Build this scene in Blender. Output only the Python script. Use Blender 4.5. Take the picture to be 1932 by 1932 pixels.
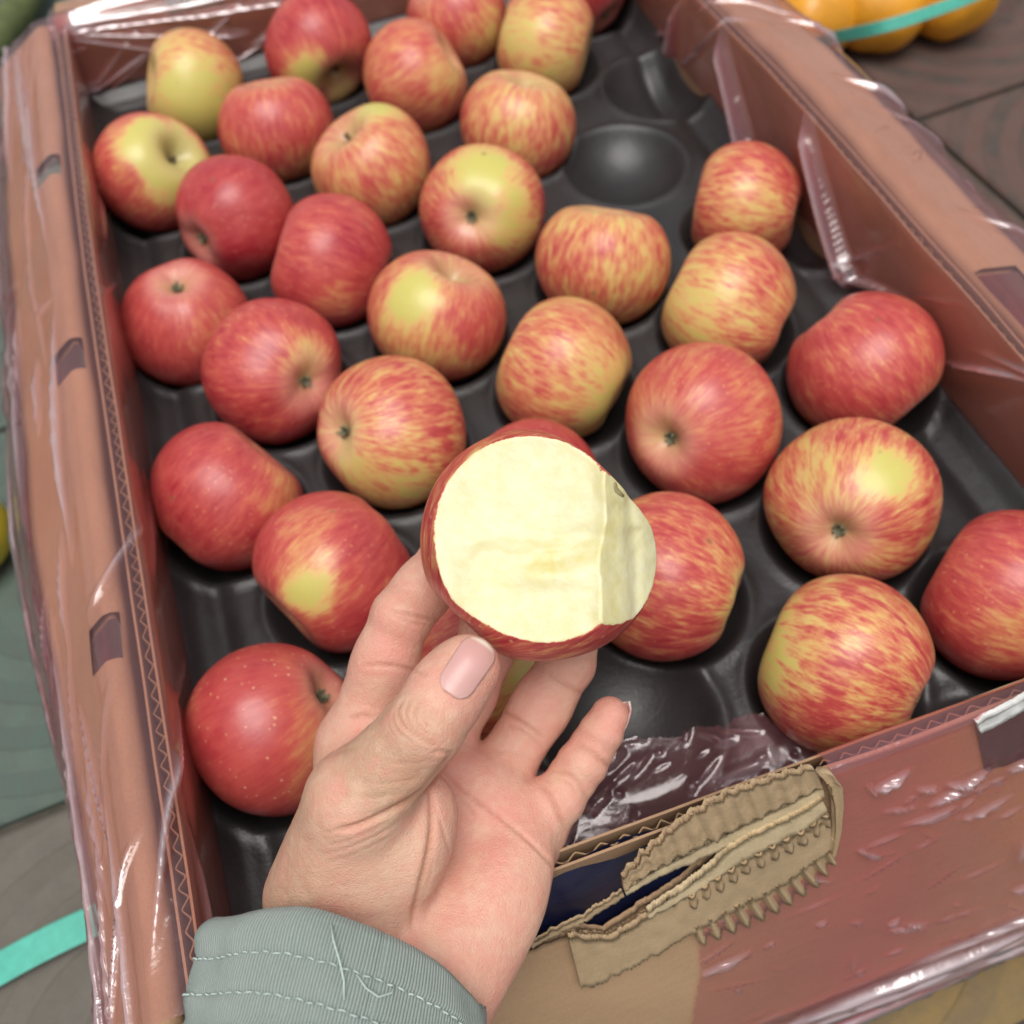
import bpy, bmesh, math, random
import numpy as np
from mathutils import Vector, Matrix, noise as mnoise
from mathutils.bvhtree import BVHTree

for o in list(bpy.data.objects): bpy.data.objects.remove(o)
random.seed(4); rng = np.random.default_rng(7)
SC = bpy.context.scene
COL = SC.collection

# ------------------------------------------------------------------ camera
FPX, C0 = 1937.0, 966.0                       # photograph measured on a 1932 px wide copy
ZO = 0.165                                    # height of the apple centres above the paving
CAM = np.array([0.0, 0.0, 0.383 + ZO])
n_ = np.array([0.065, 0.567, 0.82]); n_ /= np.linalg.norm(n_)
_Z = -n_; _Y = np.array([0, 0, 1.0]); _Y = _Y - (_Y @ _Z) * _Z; _Y /= np.linalg.norm(_Y); _X = np.cross(_Y, _Z)
_a = math.radians(13.5)
_Rz = np.array([[math.cos(_a), math.sin(_a), 0], [-math.sin(_a), math.cos(_a), 0], [0, 0, 1]])
R = _Rz @ np.stack([_X, _Y, _Z])              # world = CAM + R @ (right, down, forward)
def c2w(p): return CAM + np.asarray(p, float) @ R.T
def w2c(p): return (np.asarray(p, float) - CAM) @ R
def at(x, y, d): return np.array([(x - C0) / FPX * d, (y - C0) / FPX * d, d])      # camera space
def atw(x, y, d): return c2w(at(x, y, d))
def ray(x, y): return R @ np.array([x - C0, y - C0, FPX])
def onz(x, y, z):
    d = ray(x, y); return CAM + d * ((z - CAM[2]) / d[2])
def onplane(x, y, p0, nrm):
    d = ray(x, y); return CAM + d * (((np.asarray(p0) - CAM) @ nrm) / (d @ nrm))
cam = bpy.data.cameras.new('camera'); co = bpy.data.objects.new('camera', cam); COL.objects.link(co)
cam.sensor_width = 36; cam.sensor_fit = 'HORIZONTAL'; cam.lens = FPX / 1932 * 36
cam.clip_start = 0.01; cam.clip_end = 100
M = Matrix.Identity(4)
for i in range(3):
    M[i][0] = R[i, 0]; M[i][1] = -R[i, 1]; M[i][2] = -R[i, 2]; M[i][3] = CAM[i]
co.matrix_world = M
cam.dof.use_dof = True; cam.dof.focus_distance = 0.312; cam.dof.aperture_fstop = 11.0
SC.camera = co
# ------------------------------------------------------------------ light
SUN_EL, SUN_AZ = math.radians(78), math.radians(195)
w = bpy.data.worlds.new('World'); SC.world = w; w.use_nodes = True
nt = w.node_tree; nt.nodes.clear()
sky = nt.nodes.new('ShaderNodeTexSky'); sky.sky_type = 'NISHITA'; sky.sun_disc = False
sky.sun_elevation = SUN_EL; sky.sun_rotation = SUN_AZ; sky.dust_density = 4; sky.air_density = 1.2
hs = nt.nodes.new('ShaderNodeHueSaturation'); hs.inputs['Saturation'].default_value = 0.18
bg = nt.nodes.new('ShaderNodeBackground'); bg.inputs['Strength'].default_value = 0.086
ow = nt.nodes.new('ShaderNodeOutputWorld')
nt.links.new(sky.outputs[0], hs.inputs['Color']); nt.links.new(hs.outputs[0], bg.inputs[0]); nt.links.new(bg.outputs[0], ow.inputs[0])
sl = bpy.data.lights.new('sun', 'SUN'); sl.energy = 1.5; sl.angle = math.radians(40); sl.color = (1, 0.965, 0.91)
so = bpy.data.objects.new('sun', sl); COL.objects.link(so); so.location = (0, 0, 3)
sd = Vector((math.sin(SUN_AZ) * math.cos(SUN_EL), math.cos(SUN_AZ) * math.cos(SUN_EL), math.sin(SUN_EL)))
so.rotation_euler = sd.to_track_quat('Z', 'Y').to_euler()
vs = SC.view_settings; vs.view_transform = 'Standard'; vs.look = 'None'; vs.gamma = 1; vs.use_curve_mapping = False
vs.exposure = 0.52

# ------------------------------------------------------------------ material helpers
class NT:
    def __init__(s, name):
        s.m = bpy.data.materials.new(name); s.m.use_nodes = True; s.t = s.m.node_tree; s.t.nodes.clear()
        s.out = s.t.nodes.new('ShaderNodeOutputMaterial')
    def n(s, typ, ins=None, **kw):
        nd = s.t.nodes.new('ShaderNode' + typ)
        for k, v in kw.items(): setattr(nd, k, v)
        for k, v in (ins or {}).items(): s.set(nd, k, v)
        return nd
    def set(s, nd, k, v):
        i = nd.inputs[k]
        if isinstance(v, bpy.types.NodeSocket): s.t.links.new(v, i)
        elif isinstance(v, bpy.types.Node): s.t.links.new(v.outputs[0], i)
        else:
            if isinstance(v, tuple) and len(v) == 3 and i.type == 'RGBA': v = (*v, 1)
            i.default_value = v
    def math(s, op, a, b=0.0, clamp=False):
        nd = s.n('Math', operation=op); nd.use_clamp = clamp; s.set(nd, 0, a); s.set(nd, 1, b); return nd.outputs[0]
    def ramp(s, fac, stops, interp='LINEAR'):
        nd = s.n('ValToRGB'); cr = nd.color_ramp; cr.interpolation = interp
        while len(cr.elements) < len(stops): cr.elements.new(0.5)
        for e, (p, c) in zip(cr.elements, stops):
            e.position = p; e.color = (*c, 1) if isinstance(c, tuple) else (c, c, c, 1)
        s.set(nd, 0, fac); return nd.outputs[0]
    def mix(s, fac, a, b, blend='MIX'):
        nd = s.n('Mix', data_type='RGBA', blend_type=blend)
        s.set(nd, 'Factor', fac); s.set(nd, 6, a); s.set(nd, 7, b); return nd.outputs[2]
    def attr(s, name, out='Fac'):
        return s.n('Attribute', attribute_name=name).outputs[out]
    def coord(s): return s.n('TexCoord').outputs['Object']
    def noise(s, vec, scale, detail=3, rough=0.55, dist=0.0):
        nd = s.n('TexNoise', {'Vector': vec, 'Scale': scale, 'Detail': detail, 'Roughness': rough, 'Distortion': dist}); return nd.outputs['Fac']
    def bump(s, h, strength, dist, nrm=None):
        nd = s.n('Bump', {'Height': h, 'Strength': strength, 'Distance': dist})
        if nrm is not None: s.set(nd, 'Normal', nrm)
        return nd.outputs[0]
    def surf(s, sh): s.t.links.new(sh if isinstance(sh, bpy.types.NodeSocket) else sh.outputs[0], s.out.inputs['Surface']); return s.m
    def prin(s, **k):
        nd = s.n('BsdfPrincipled')
        for a, b in k.items(): s.set(nd, a.replace('_', ' '), b)
        return nd

def scaled(t, vec, sc, off=(0, 0, 0)):
    return t.n('Mapping', {'Vector': vec, 'Scale': sc, 'Location': off}).outputs[0]

def mat_apple():
    t = NT('apple_skin')
    sv = t.attr('streak', 'Vector'); ob = t.coord()
    n1 = t.noise(sv, 1.0, 4, 0.6, 0.25)
    n2 = t.noise(scaled(t, sv, (2.6, 2.6, 2.0), (5, 3, 9)), 1.0, 3, 0.6, 0.2)
    n3 = t.noise(ob, 70, 3)
    con = t.attr('contrast')
    d1 = t.math('MULTIPLY', t.math('SUBTRACT', n1, 0.5), 2.1)
    d2 = t.math('MULTIPLY', t.math('SUBTRACT', n2, 0.5), 1.5)
    d3 = t.math('MULTIPLY', t.math('SUBTRACT', n3, 0.5), 0.35)
    d = t.math('ADD', t.math('ADD', d1, d2), d3)
    red = t.math('ADD', t.attr('blush'), t.math('MULTIPLY', d, con), True)
    c = t.ramp(red, [(0.0, (0.56, 0.50, 0.13)), (0.25, (0.66, 0.43, 0.15)), (0.46, (0.61, 0.23, 0.105)), (0.66, (0.51, 0.085, 0.070)), (1.0, (0.35, 0.022, 0.036))])
    vo = t.n('TexVoronoi', {'Vector': ob, 'Scale': 330.0, 'Randomness': 1.0})
    vs_ = t.n('Separate Color'.replace(' ', ''), {0: vo.outputs['Color']})
    dot = t.math('MULTIPLY', t.ramp(vo.outputs['Distance'], [(0.08, 1.0), (0.26, 0.0)]), t.ramp(vs_.outputs[0], [(0.45, 0.0), (0.75, 1.0)]))
    c = t.mix(t.math('MULTIPLY', dot, t.attr('dots')), c, (0.80, 0.50, 0.26))
    c = t.mix(t.attr('russet'), c, t.mix(t.noise(ob, 160, 3), (0.20, 0.17, 0.08), (0.52, 0.43, 0.22)))
    c = t.mix(t.math('MULTIPLY', t.attr('bloom'), 0.30), c, (0.70, 0.42, 0.34))
    bv = t.n('TexVoronoi', {'Vector': ob, 'Scale': 62.0}); bs = t.n('SeparateColor', {0: bv.outputs['Color']})
    bm = t.math('MULTIPLY', t.ramp(t.math('ADD', bv.outputs['Distance'], t.math('MULTIPLY', t.noise(ob, 500, 3), 0.12)), [(0.10, 1.0), (0.16, 0.0)]), t.ramp(bs.outputs[1], [(0.90, 0.0), (0.94, 0.75)]))
    c = t.mix(bm, c, (0.20, 0.11, 0.045))
    h = t.math('ADD', t.math('MULTIPLY', t.noise(ob, 55, 2), 1.0), t.math('MULTIPLY', t.noise(ob, 420, 2), 0.12))
    rg = t.math('ADD', 0.24, t.math('MULTIPLY', t.noise(ob, 40, 3), 0.22))
    b = t.prin(Base_Color=c, Roughness=rg, Specular_IOR_Level=0.5, Subsurface_Weight=0.06, Subsurface_Scale=0.004, Normal=t.bump(h, 0.5, 0.0011))
    b.inputs['Subsurface Radius'].default_value = (1, 0.45, 0.2)
    return t, b, c
def mat_apple_plain():
    t, b, c = mat_apple(); return t.surf(b)
def mat_bitten():
    t, b, c = mat_apple(); t.m.name = 'bitten_apple'
    ob = t.coord()
    g = t.noise(ob, 260, 5, 0.72); lo = t.noise(ob, 34, 4, 0.6)
    fc = t.ramp(lo, [(0.3, (0.63, 0.56, 0.27)), (0.5, (0.66, 0.61, 0.345)), (0.75, (0.68, 0.645, 0.41))])
    fc = t.mix(t.math('MULTIPLY', t.attr('core'), 0.95), fc, (0.62, 0.52, 0.12))
    fc = t.mix(t.ramp(g, [(0.42, 0.0), (0.72, 0.55)]), fc, (0.72, 0.69, 0.50))
    h = t.math('ADD', g, t.math('MULTIPLY', t.noise(ob, 90, 4, 0.65), 1.3))
    fl = t.prin(Base_Color=fc, Roughness=0.38, Specular_IOR_Level=0.5, Subsurface_Weight=0.25, Subsurface_Scale=0.003, Normal=t.bump(h, 0.36, 0.0005))
    fl.inputs['Subsurface Radius'].default_value = (1, 0.8, 0.4)
    cut = t.attr('cut')
    cutn = t.math('ADD', cut, t.math('MULTIPLY', t.math('SUBTRACT', t.noise(ob, 420, 4), 0.5), 0.9))
    f = t.ramp(cutn, [(0.46, 0.0), (0.54, 1.0)])
    rim = t.ramp(cutn, [(0.35, 0.0), (0.5, 1.0), (0.8, 0.0)])
    ms = t.n('MixShader', {0: f}); t.t.links.new(b.outputs[0], ms.inputs[1]); t.t.links.new(fl.outputs[0], ms.inputs[2])
    return t.surf(ms)
def mat_card(name, base=(0.41, 0.265, 0.155), dark=0.0):
    t = NT(name); ob = t.coord()
    fib = t.noise(scaled(t, ob, (60, 60, 900)), 1.0, 4, 0.7)
    fib2 = t.noise(ob, 900, 3, 0.7); lo = t.noise(ob, 14, 4)
    v = t.math('ADD', t.math('MULTIPLY', fib, 0.25), t.math('ADD', t.math('MULTIPLY', fib2, 0.35), t.math('MULTIPLY', lo, 0.5)))
    b = base
    c = t.ramp(v, [(0.3, tuple(x * 0.72 for x in b)), (0.55, b), (0.8, tuple(min(1, x * 1.22) for x in b))])
    h = t.math('ADD', fib2, t.math('MULTIPLY', lo, 3.0))
    return t.surf(t.prin(Base_Color=c, Roughness=0.85, Specular_IOR_Level=0.25, Normal=t.bump(h, 0.3, 0.0006)))
def mat_film():
    t = NT('pink_film'); ob = t.coord()
    n1 = t.noise(scaled(t, t.attr('flow', 'Vector'), (1, 1, 1)), 1.0, 4, 0.55, 0.6)
    n2 = t.noise(ob, 60, 5, 0.6, 0.8)
    ridge = t.math('ABSOLUTE', t.math('SUBTRACT', n2, 0.5))
    h = t.math('ADD', t.math('MULTIPLY', n1, 1.0), t.math('MULTIPLY', ridge, 0.5))
    bp = t.bump(h, 0.7, 0.0011)
    lay = t.attr('layers'); fo = t.attr('fold')
    tint = t.mix(lay, (0.975, 0.895, 0.89), (0.86, 0.38, 0.44))
    tr = t.n('BsdfTransparent', {'Color': tint})
    gl = t.n('BsdfGlossy', {'Color': (1, 0.97, 0.98), 'Roughness': 0.13, 'Normal': bp})
    fc = t.mix(fo, (0.86, 0.36, 0.42), (0.95, 0.70, 0.73)); df = t.n('BsdfTranslucent', {'Color': fc}); dd = t.n('BsdfDiffuse', {'Color': fc, 'Normal': bp})  # paler colour on fold crests paints in the white glints
    m0 = t.n('MixShader', {0: 0.6}); t.t.links.new(df.outputs[0], m0.inputs[1]); t.t.links.new(dd.outputs[0], m0.inputs[2])
    m1 = t.n('MixShader', {0: t.math('ADD', t.math('ADD', 0.05, t.math('MULTIPLY', lay, 0.22)), t.math('MULTIPLY', fo, 0.30))}); t.t.links.new(tr.outputs[0], m1.inputs[1]); t.t.links.new(m0.outputs[0], m1.inputs[2])
    fr = t.n('LayerWeight', {'Blend': 0.5, 'Normal': bp})
    fac = t.math('ADD', t.math('ADD', 0.062, t.math('MULTIPLY', fo, 0.30)), t.math('MULTIPLY', t.math('POWER', fr.outputs['Facing'], 4.0), 0.75), True)
    m2 = t.n('MixShader', {0: fac}); t.t.links.new(m1.outputs[0], m2.inputs[1]); t.t.links.new(gl.outputs[0], m2.inputs[2])
    return t.surf(m2)
def mat_tray():
    t = NT('tray_plastic'); ob = t.coord()
    g = t.noise(ob, 700, 3, 0.7); lo = t.noise(ob, 18, 4)
    c = t.ramp(lo, [(0.3, (0.016, 0.0145, 0.0148)), (0.7, (0.032, 0.0295, 0.030))])
    rg = t.math('ADD', 0.27, t.math('MULTIPLY', t.noise(ob, 45, 4), 0.22))
    return t.surf(t.prin(Base_Color=c, Roughness=rg, Specular_IOR_Level=0.55, Normal=t.bump(t.math('ADD', g, t.math('MULTIPLY', t.noise(ob, 60, 3), 2.5)), 0.35, 0.0006)))
def mat_skin():
    t = NT('skin'); ob = t.coord()
    col = t.n('Attribute', attribute_name='tone').outputs['Color']
    bl = t.noise(ob, 120, 3, 0.6)
    c = t.mix(t.ramp(bl, [(0.35, 0.0), (0.7, 0.30)]), col, t.mix(1.0, col, (1.0, 0.80, 0.74), 'MULTIPLY'))
    fine = t.n('TexVoronoi', {'Vector': scaled(t, ob, (1, 1, 1)), 'Scale': 1100.0}, feature='DISTANCE_TO_EDGE').outputs['Distance']
    wr = t.noise(scaled(t, ob, (420, 420, 420)), 1.0, 3, 0.6, 0.5)
    wr2 = t.n('TexVoronoi', {'Vector': ob, 'Scale': 420.0}, feature='DISTANCE_TO_EDGE').outputs['Distance']
    h = t.math('ADD', t.math('MULTIPLY', fine, 0.8), t.math('ADD', t.math('MULTIPLY', wr, 0.9), t.math('MULTIPLY', t.ramp(wr2, [(0.0, 0.0), (0.12, 1.0)]), 0.16)))
    b = t.prin(Base_Color=c, Roughness=0.48, Specular_IOR_Level=0.38, Subsurface_Weight=0.12, Subsurface_Scale=0.003, Normal=t.bump(h, 0.5, 0.0006))
    b.inputs['Subsurface Radius'].default_value = (1, 0.4, 0.25)
    return t.surf(b)
def mat_nail():
    t = NT('nail'); u = t.attr('nailu')
    c = t.ramp(u, [(0.0, (0.66, 0.40, 0.36)), (0.18, (0.60, 0.34, 0.31)), (0.91, (0.60, 0.32, 0.29)), (0.945, (0.74, 0.55, 0.47)), (1.0, (0.80, 0.67, 0.58))])
    h = t.noise(scaled(t, t.attr('nailv', 'Vector'), (1, 1, 1)), 1.0, 2)
    return t.surf(t.prin(Base_Color=c, Roughness=0.32, Specular_IOR_Level=0.5, Subsurface_Weight=0.1, Subsurface_Scale=0.002, Normal=t.bump(h, 0.3, 0.0002)))
def mat_cloth():
    t = NT('sage_knit'); ob = t.coord()
    uv = t.attr('cuv', 'Vector')
    wv = t.n('TexWave', {'Vector': uv, 'Scale': 1.0, 'Distortion': 0.7, 'Detail': 2.0, 'Detail Scale': 2.0}, wave_type='BANDS', bands_direction='X')
    wv.inputs['Scale'].default_value = 1.0
    f = wv.outputs['Fac']; lo = t.noise(ob, 30, 4); fu = t.noise(ob, 900, 3, 0.7)
    c = t.ramp(t.math('ADD', t.math('MULTIPLY', f, 0.45), t.math('ADD', t.math('MULTIPLY', lo, 0.35), t.math('MULTIPLY', fu, 0.25))), [(0.2, (0.185, 0.225, 0.205)), (0.6, (0.30, 0.355, 0.325)), (0.95, (0.39, 0.445, 0.41))])
    b = t.prin(Base_Color=c, Roughness=0.95, Specular_IOR_Level=0.1, Sheen_Weight=0.25, Sheen_Roughness=0.5, Normal=t.bump(t.math('ADD', f, t.math('MULTIPLY', fu, 0.6)), 0.8, 0.0006))
    return t.surf(b)
def mat_simple(name, col, rough=0.5, spec=0.4, nscale=60, var=0.18, bump=0.3, bdist=0.0006, **k):
    t = NT(name); ob = t.coord(); v = t.noise(ob, nscale, 4)
    c = t.ramp(v, [(0.25, tuple(x * (1 - var) for x in col)), (0.75, tuple(min(1, x * (1 + var)) for x in col))])
    return t.surf(t.prin(Base_Color=c, Roughness=rough, Specular_IOR_Level=spec, Normal=t.bump(t.noise(ob, nscale * 6, 3), bump, bdist), **k))
def mat_tile(name, col, col2):
    t = NT(name); ob = t.coord()
    sx = t.n('SeparateXYZ', {0: ob})
    rr = t.math('SQRT', t.math('ADD', t.math('POWER', sx.outputs[0], 2.0), t.math('POWER', sx.outputs[1], 2.0)))
    ring = t.math('SINE', t.math('MULTIPLY', rr, 220.0))
    rm = t.ramp(t.math('MULTIPLY', t.math('ADD', ring, 1.0), 0.5), [(0.45, 0.0), (0.6, 1.0)])
    pat = t.noise(ob, 28, 4)
    c = t.mix(t.math('MULTIPLY', rm, t.ramp(pat, [(0.35, 0.1), (0.65, 0.9)])), col, col2)
    c = t.mix(t.ramp(t.noise(ob, 75, 5, 0.7), [(0.35, 0.0), (0.8, 0.6)]), c, (0.10, 0.09, 0.08))
    return t.surf(t.prin(Base_Color=c, Roughness=0.8, Specular_IOR_Level=0.3, Normal=t.bump(t.math('ADD', rm, t.noise(ob, 300, 3)), 0.6, 0.001)))

MT = dict(apple=mat_apple_plain(), bitten=mat_bitten(), card=mat_card('kraft_card'), card_in=mat_card('kraft_inner', (0.37, 0.235, 0.14)),
          flute=mat_card('flute_paper_shaded', (0.31, 0.20, 0.115)), torn=mat_card('torn_paper', (0.43, 0.31, 0.185)), film=mat_film(), tray=mat_tray(), skin=mat_skin(), nail=mat_nail(), cloth=mat_cloth(),  # flute colour is darkened to paint in the recess shade
          stitch=mat_simple('stitch_thread', (0.47, 0.57, 0.53), 0.8, 0.2), stem=mat_simple('stem_wood', (0.13, 0.085, 0.045), 0.8, 0.2, 300, 0.5),
          sepal=mat_simple('dry_sepal', (0.17, 0.17, 0.11), 0.9, 0.2, 400, 0.5), strap=mat_simple('teal_strap', (0.085, 0.44, 0.34), 0.38, 0.5, 200, 0.12, 0.5),
          navy=mat_simple('navy_print_or_hole', (0.010, 0.013, 0.045), 0.3, 0.5, 40, 0.4), white=mat_simple('white_liner', (0.62, 0.62, 0.60), 0.7, 0.3, 200, 0.15),
          orange=mat_simple('orange_peel', (0.70, 0.30, 0.018), 0.33, 0.5, 25, 0.2, 0.35, 0.002), yellow=mat_simple('yellow_peel', (0.62, 0.50, 0.03), 0.4, 0.4, 30),
          stalk=mat_simple('green_stalk', (0.10, 0.12, 0.045), 0.6, 0.3, 50, 0.4), joint=mat_simple('joint_sand', (0.09, 0.08, 0.065), 0.95, 0.1, 60, 0.4, 0.8, 0.002),
          tile_g=mat_tile('tile_green', (0.085, 0.125, 0.105), (0.11, 0.15, 0.12)), tile_r=mat_tile('tile_red', (0.115, 0.062, 0.050), (0.062, 0.048, 0.042)),
          tile_b=mat_tile('tile_grey', (0.15, 0.135, 0.115), (0.12, 0.11, 0.09)), tile_o=mat_tile('tile_ochre', (0.22, 0.15, 0.06), (0.17, 0.12, 0.06)),
          stalkbit=mat_simple('stalk_remnant', (0.30, 0.25, 0.12), 0.7, 0.3, 400, 0.4), cream=mat_card('cream_card', (0.56, 0.44, 0.27)), fleshbit=mat_simple('apple_flesh', (0.80, 0.74, 0.45), 0.4, 0.5, 200, 0.1), seed=mat_simple('white_cut', (0.7, 0.66, 0.55), 0.6))

# ------------------------------------------------------------------ mesh helpers
def mesh(name, v, f, mat, parent=None, smooth=True, attrs=None, label=None, cat=None, group=None, kind=None):
    me = bpy.data.meshes.new(name); me.from_pydata([tuple(map(float, p)) for p in v], [], [tuple(map(int, q)) for q in f]); me.update()
    if smooth: me.polygons.foreach_set('use_smooth', [True] * len(me.polygons))
    if mat: me.materials.append(MT[mat] if isinstance(mat, str) else mat)
    for k, a in (attrs or {}).items():
        a = np.asarray(a, np.float32)
        if a.ndim == 1: at_ = me.attributes.new(k, 'FLOAT', 'POINT'); at_.data.foreach_set('value', a)
        elif k == 'tone':
            at_ = me.attributes.new(k, 'FLOAT_COLOR', 'POINT'); at_.data.foreach_set('color', np.hstack([a, np.ones((len(a), 1), np.float32)]).ravel())
        else: at_ = me.attributes.new(k, 'FLOAT_VECTOR', 'POINT'); at_.data.foreach_set('vector', a.ravel())
    o = bpy.data.objects.new(name, me); COL.objects.link(o)
    if parent: o.parent = parent
    tag(o, label, cat, group, kind); return o
def tag(o, label=None, cat=None, group=None, kind=None):
    for k, v in (('label', label), ('category', cat), ('group', group), ('kind', kind)):
        if v: o[k] = v
    return o
def empty(name, loc, label, cat, group=None):
    o = bpy.data.objects.new(name, None); COL.objects.link(o); o.location = Vector(loc); o.empty_display_size = 0.02
    tag(o, label, cat, group); return o
def grid_faces(nu, nv, wrap_u=False, wrap_v=False):
    iu = np.arange(nu if wrap_u else nu - 1); iv = np.arange(nv if wrap_v else nv - 1)
    a, b = np.meshgrid(iu, iv, indexing='ij'); a2, b2 = (a + 1) % nu, (b + 1) % nv
    return np.stack([a * nv + b, a2 * nv + b, a2 * nv + b2, a * nv + b2], -1).reshape(-1, 4)
def box_vf(x0, x1, y0, y1, z0, z1):
    v = [(x, y, z) for x in (x0, x1) for y in (y0, y1) for z in (z0, z1)]
    return v, [(0, 1, 3, 2), (4, 6, 7, 5), (0, 4, 5, 1), (2, 3, 7, 6), (0, 2, 6, 4), (1, 5, 7, 3)]
class MB:
    def __init__(s): s.v = []; s.f = []
    def add(s, v, f):
        k = len(s.v); s.v += [tuple(p) for p in v]; s.f += [tuple(int(i) + k for i in q) for q in f]; return s
    def box(s, *a): return s.add(*box_vf(*a))
    def tube(s, pts, rad, n=8, cap=True):
        pts = [Vector(p) for p in pts]; rad = [rad] * len(pts) if np.isscalar(rad) else rad; vv = []; ff = []
        for i, p in enumerate(pts):
            tn = (pts[min(i + 1, len(pts) - 1)] - pts[max(i - 1, 0)]).normalized()
            a = tn.orthogonal().normalized() if i == 0 else (pa - tn * pa.dot(tn)).normalized()
            pa = a; b = tn.cross(a)
            for k in range(n):
                t = 2 * math.pi * k / n; vv.append(p + (a * math.cos(t) + b * math.sin(t)) * rad[i])
        for i in range(len(pts) - 1):
            for k in range(n): ff.append((i * n + k, i * n + (k + 1) % n, (i + 1) * n + (k + 1) % n, (i + 1) * n + k))
        if cap: ff += [tuple(range(n - 1, -1, -1)), tuple(range((len(pts) - 1) * n, len(pts) * n))]
        return s.add(vv, ff)
    def out(s, name, mat, parent=None, smooth=False, **k): return mesh(name, s.v, s.f, mat, parent, smooth, **k)
def vnoise(p, sc, seed=0.0, oct=3):
    """numpy value noise (3-D, smooth), range about -1..1"""
    p = np.asarray(p, float) * sc + seed * 17.31; out = 0; amp = 1.0; tot = 0
    for _ in range(oct):
        i = np.floor(p).astype(np.int64); f = p - i; u = f * f * (3 - 2 * f); r = 0
        for dx in (0, 1):
            for dy in (0, 1):
                for dz in (0, 1):
                    h = ((i[..., 0] + dx) * 374761393 + (i[..., 1] + dy) * 668265263 + (i[..., 2] + dz) * 2147483647 + 1013) & 0x7fffffff
                    h = ((h ^ (h >> 13)) * 1274126177) & 0x7fffffff
                    val = ((h ^ (h >> 16)) & 0xffff) / 32767.5 - 1
                    r = r + val * (u[..., 0] if dx else 1 - u[..., 0]) * (u[..., 1] if dy else 1 - u[..., 1]) * (u[..., 2] if dz else 1 - u[..., 2])
        out = out + r * amp; tot += amp; amp *= 0.5; p = p * 2.03 + 7.7
    return out / tot
def sstep(a, b, x): t = np.clip((x - a) / (b - a), 0, 1); return t * t * (3 - 2 * t)

# ------------------------------------------------------------------ paving
mesh('paving', [(-3, -2, -0.006), (4, -2, -0.006), (4, 6, -0.006), (-3, 6, -0.006)], [(0, 1, 2, 3)], 'joint', kind='structure')
paving = bpy.data.objects['paving']
TS = 0.30
tile_me = {}
def tile_mesh(mat):
    if mat not in tile_me:
        h = TS / 2 - 0.003; b = 0.003
        v = []
        for z, e in ((-0.006, 0), (-0.002, 0), (0.0, b)): v += [(-h + e, -h + e, z), (h - e, -h + e, z), (h - e, h - e, z), (-h + e, h - e, z)]
        f = [(8, 9, 10, 11)]
        for k in (0, 4): f += [(k + i, k + (i + 1) % 4, k + 4 + (i + 1) % 4, k + 4 + i) for i in range(4)]
        me = bpy.data.meshes.new('tile'); me.from_pydata(v, [], f); me.materials.append(MT[mat]); tile_me[mat] = me
    return tile_me[mat]
g0 = onz(60, 1540, 0); ga = math.radians(4)
for i in range(-3, 6):
    for j in range(-2, 7):
        lx, ly = (i + 0.5) * TS - .11, (j + 0.5) * TS
        x = g0[0] + lx * math.cos(ga) - ly * math.sin(ga); y = g0[1] + lx * math.sin(ga) + ly * math.cos(ga)
        if x < 0.1: m = 'tile_g' if j >= 0 else 'tile_b'
        else: m = 'tile_r'
        if x > 0.05 and y < 0.21: m = 'tile_g' if (i + j) % 2 else 'tile_o'
        if x > 0.78: m = 'tile_g'
        o = bpy.data.objects.new('paving_tile', tile_mesh(m)); COL.objects.link(o); o.parent = paving
        o.location = (x, y, 0.0008 * random.random()); o.rotation_euler = (0, 0, ga + math.pi / 2 * ((i + j) % 4))

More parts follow.
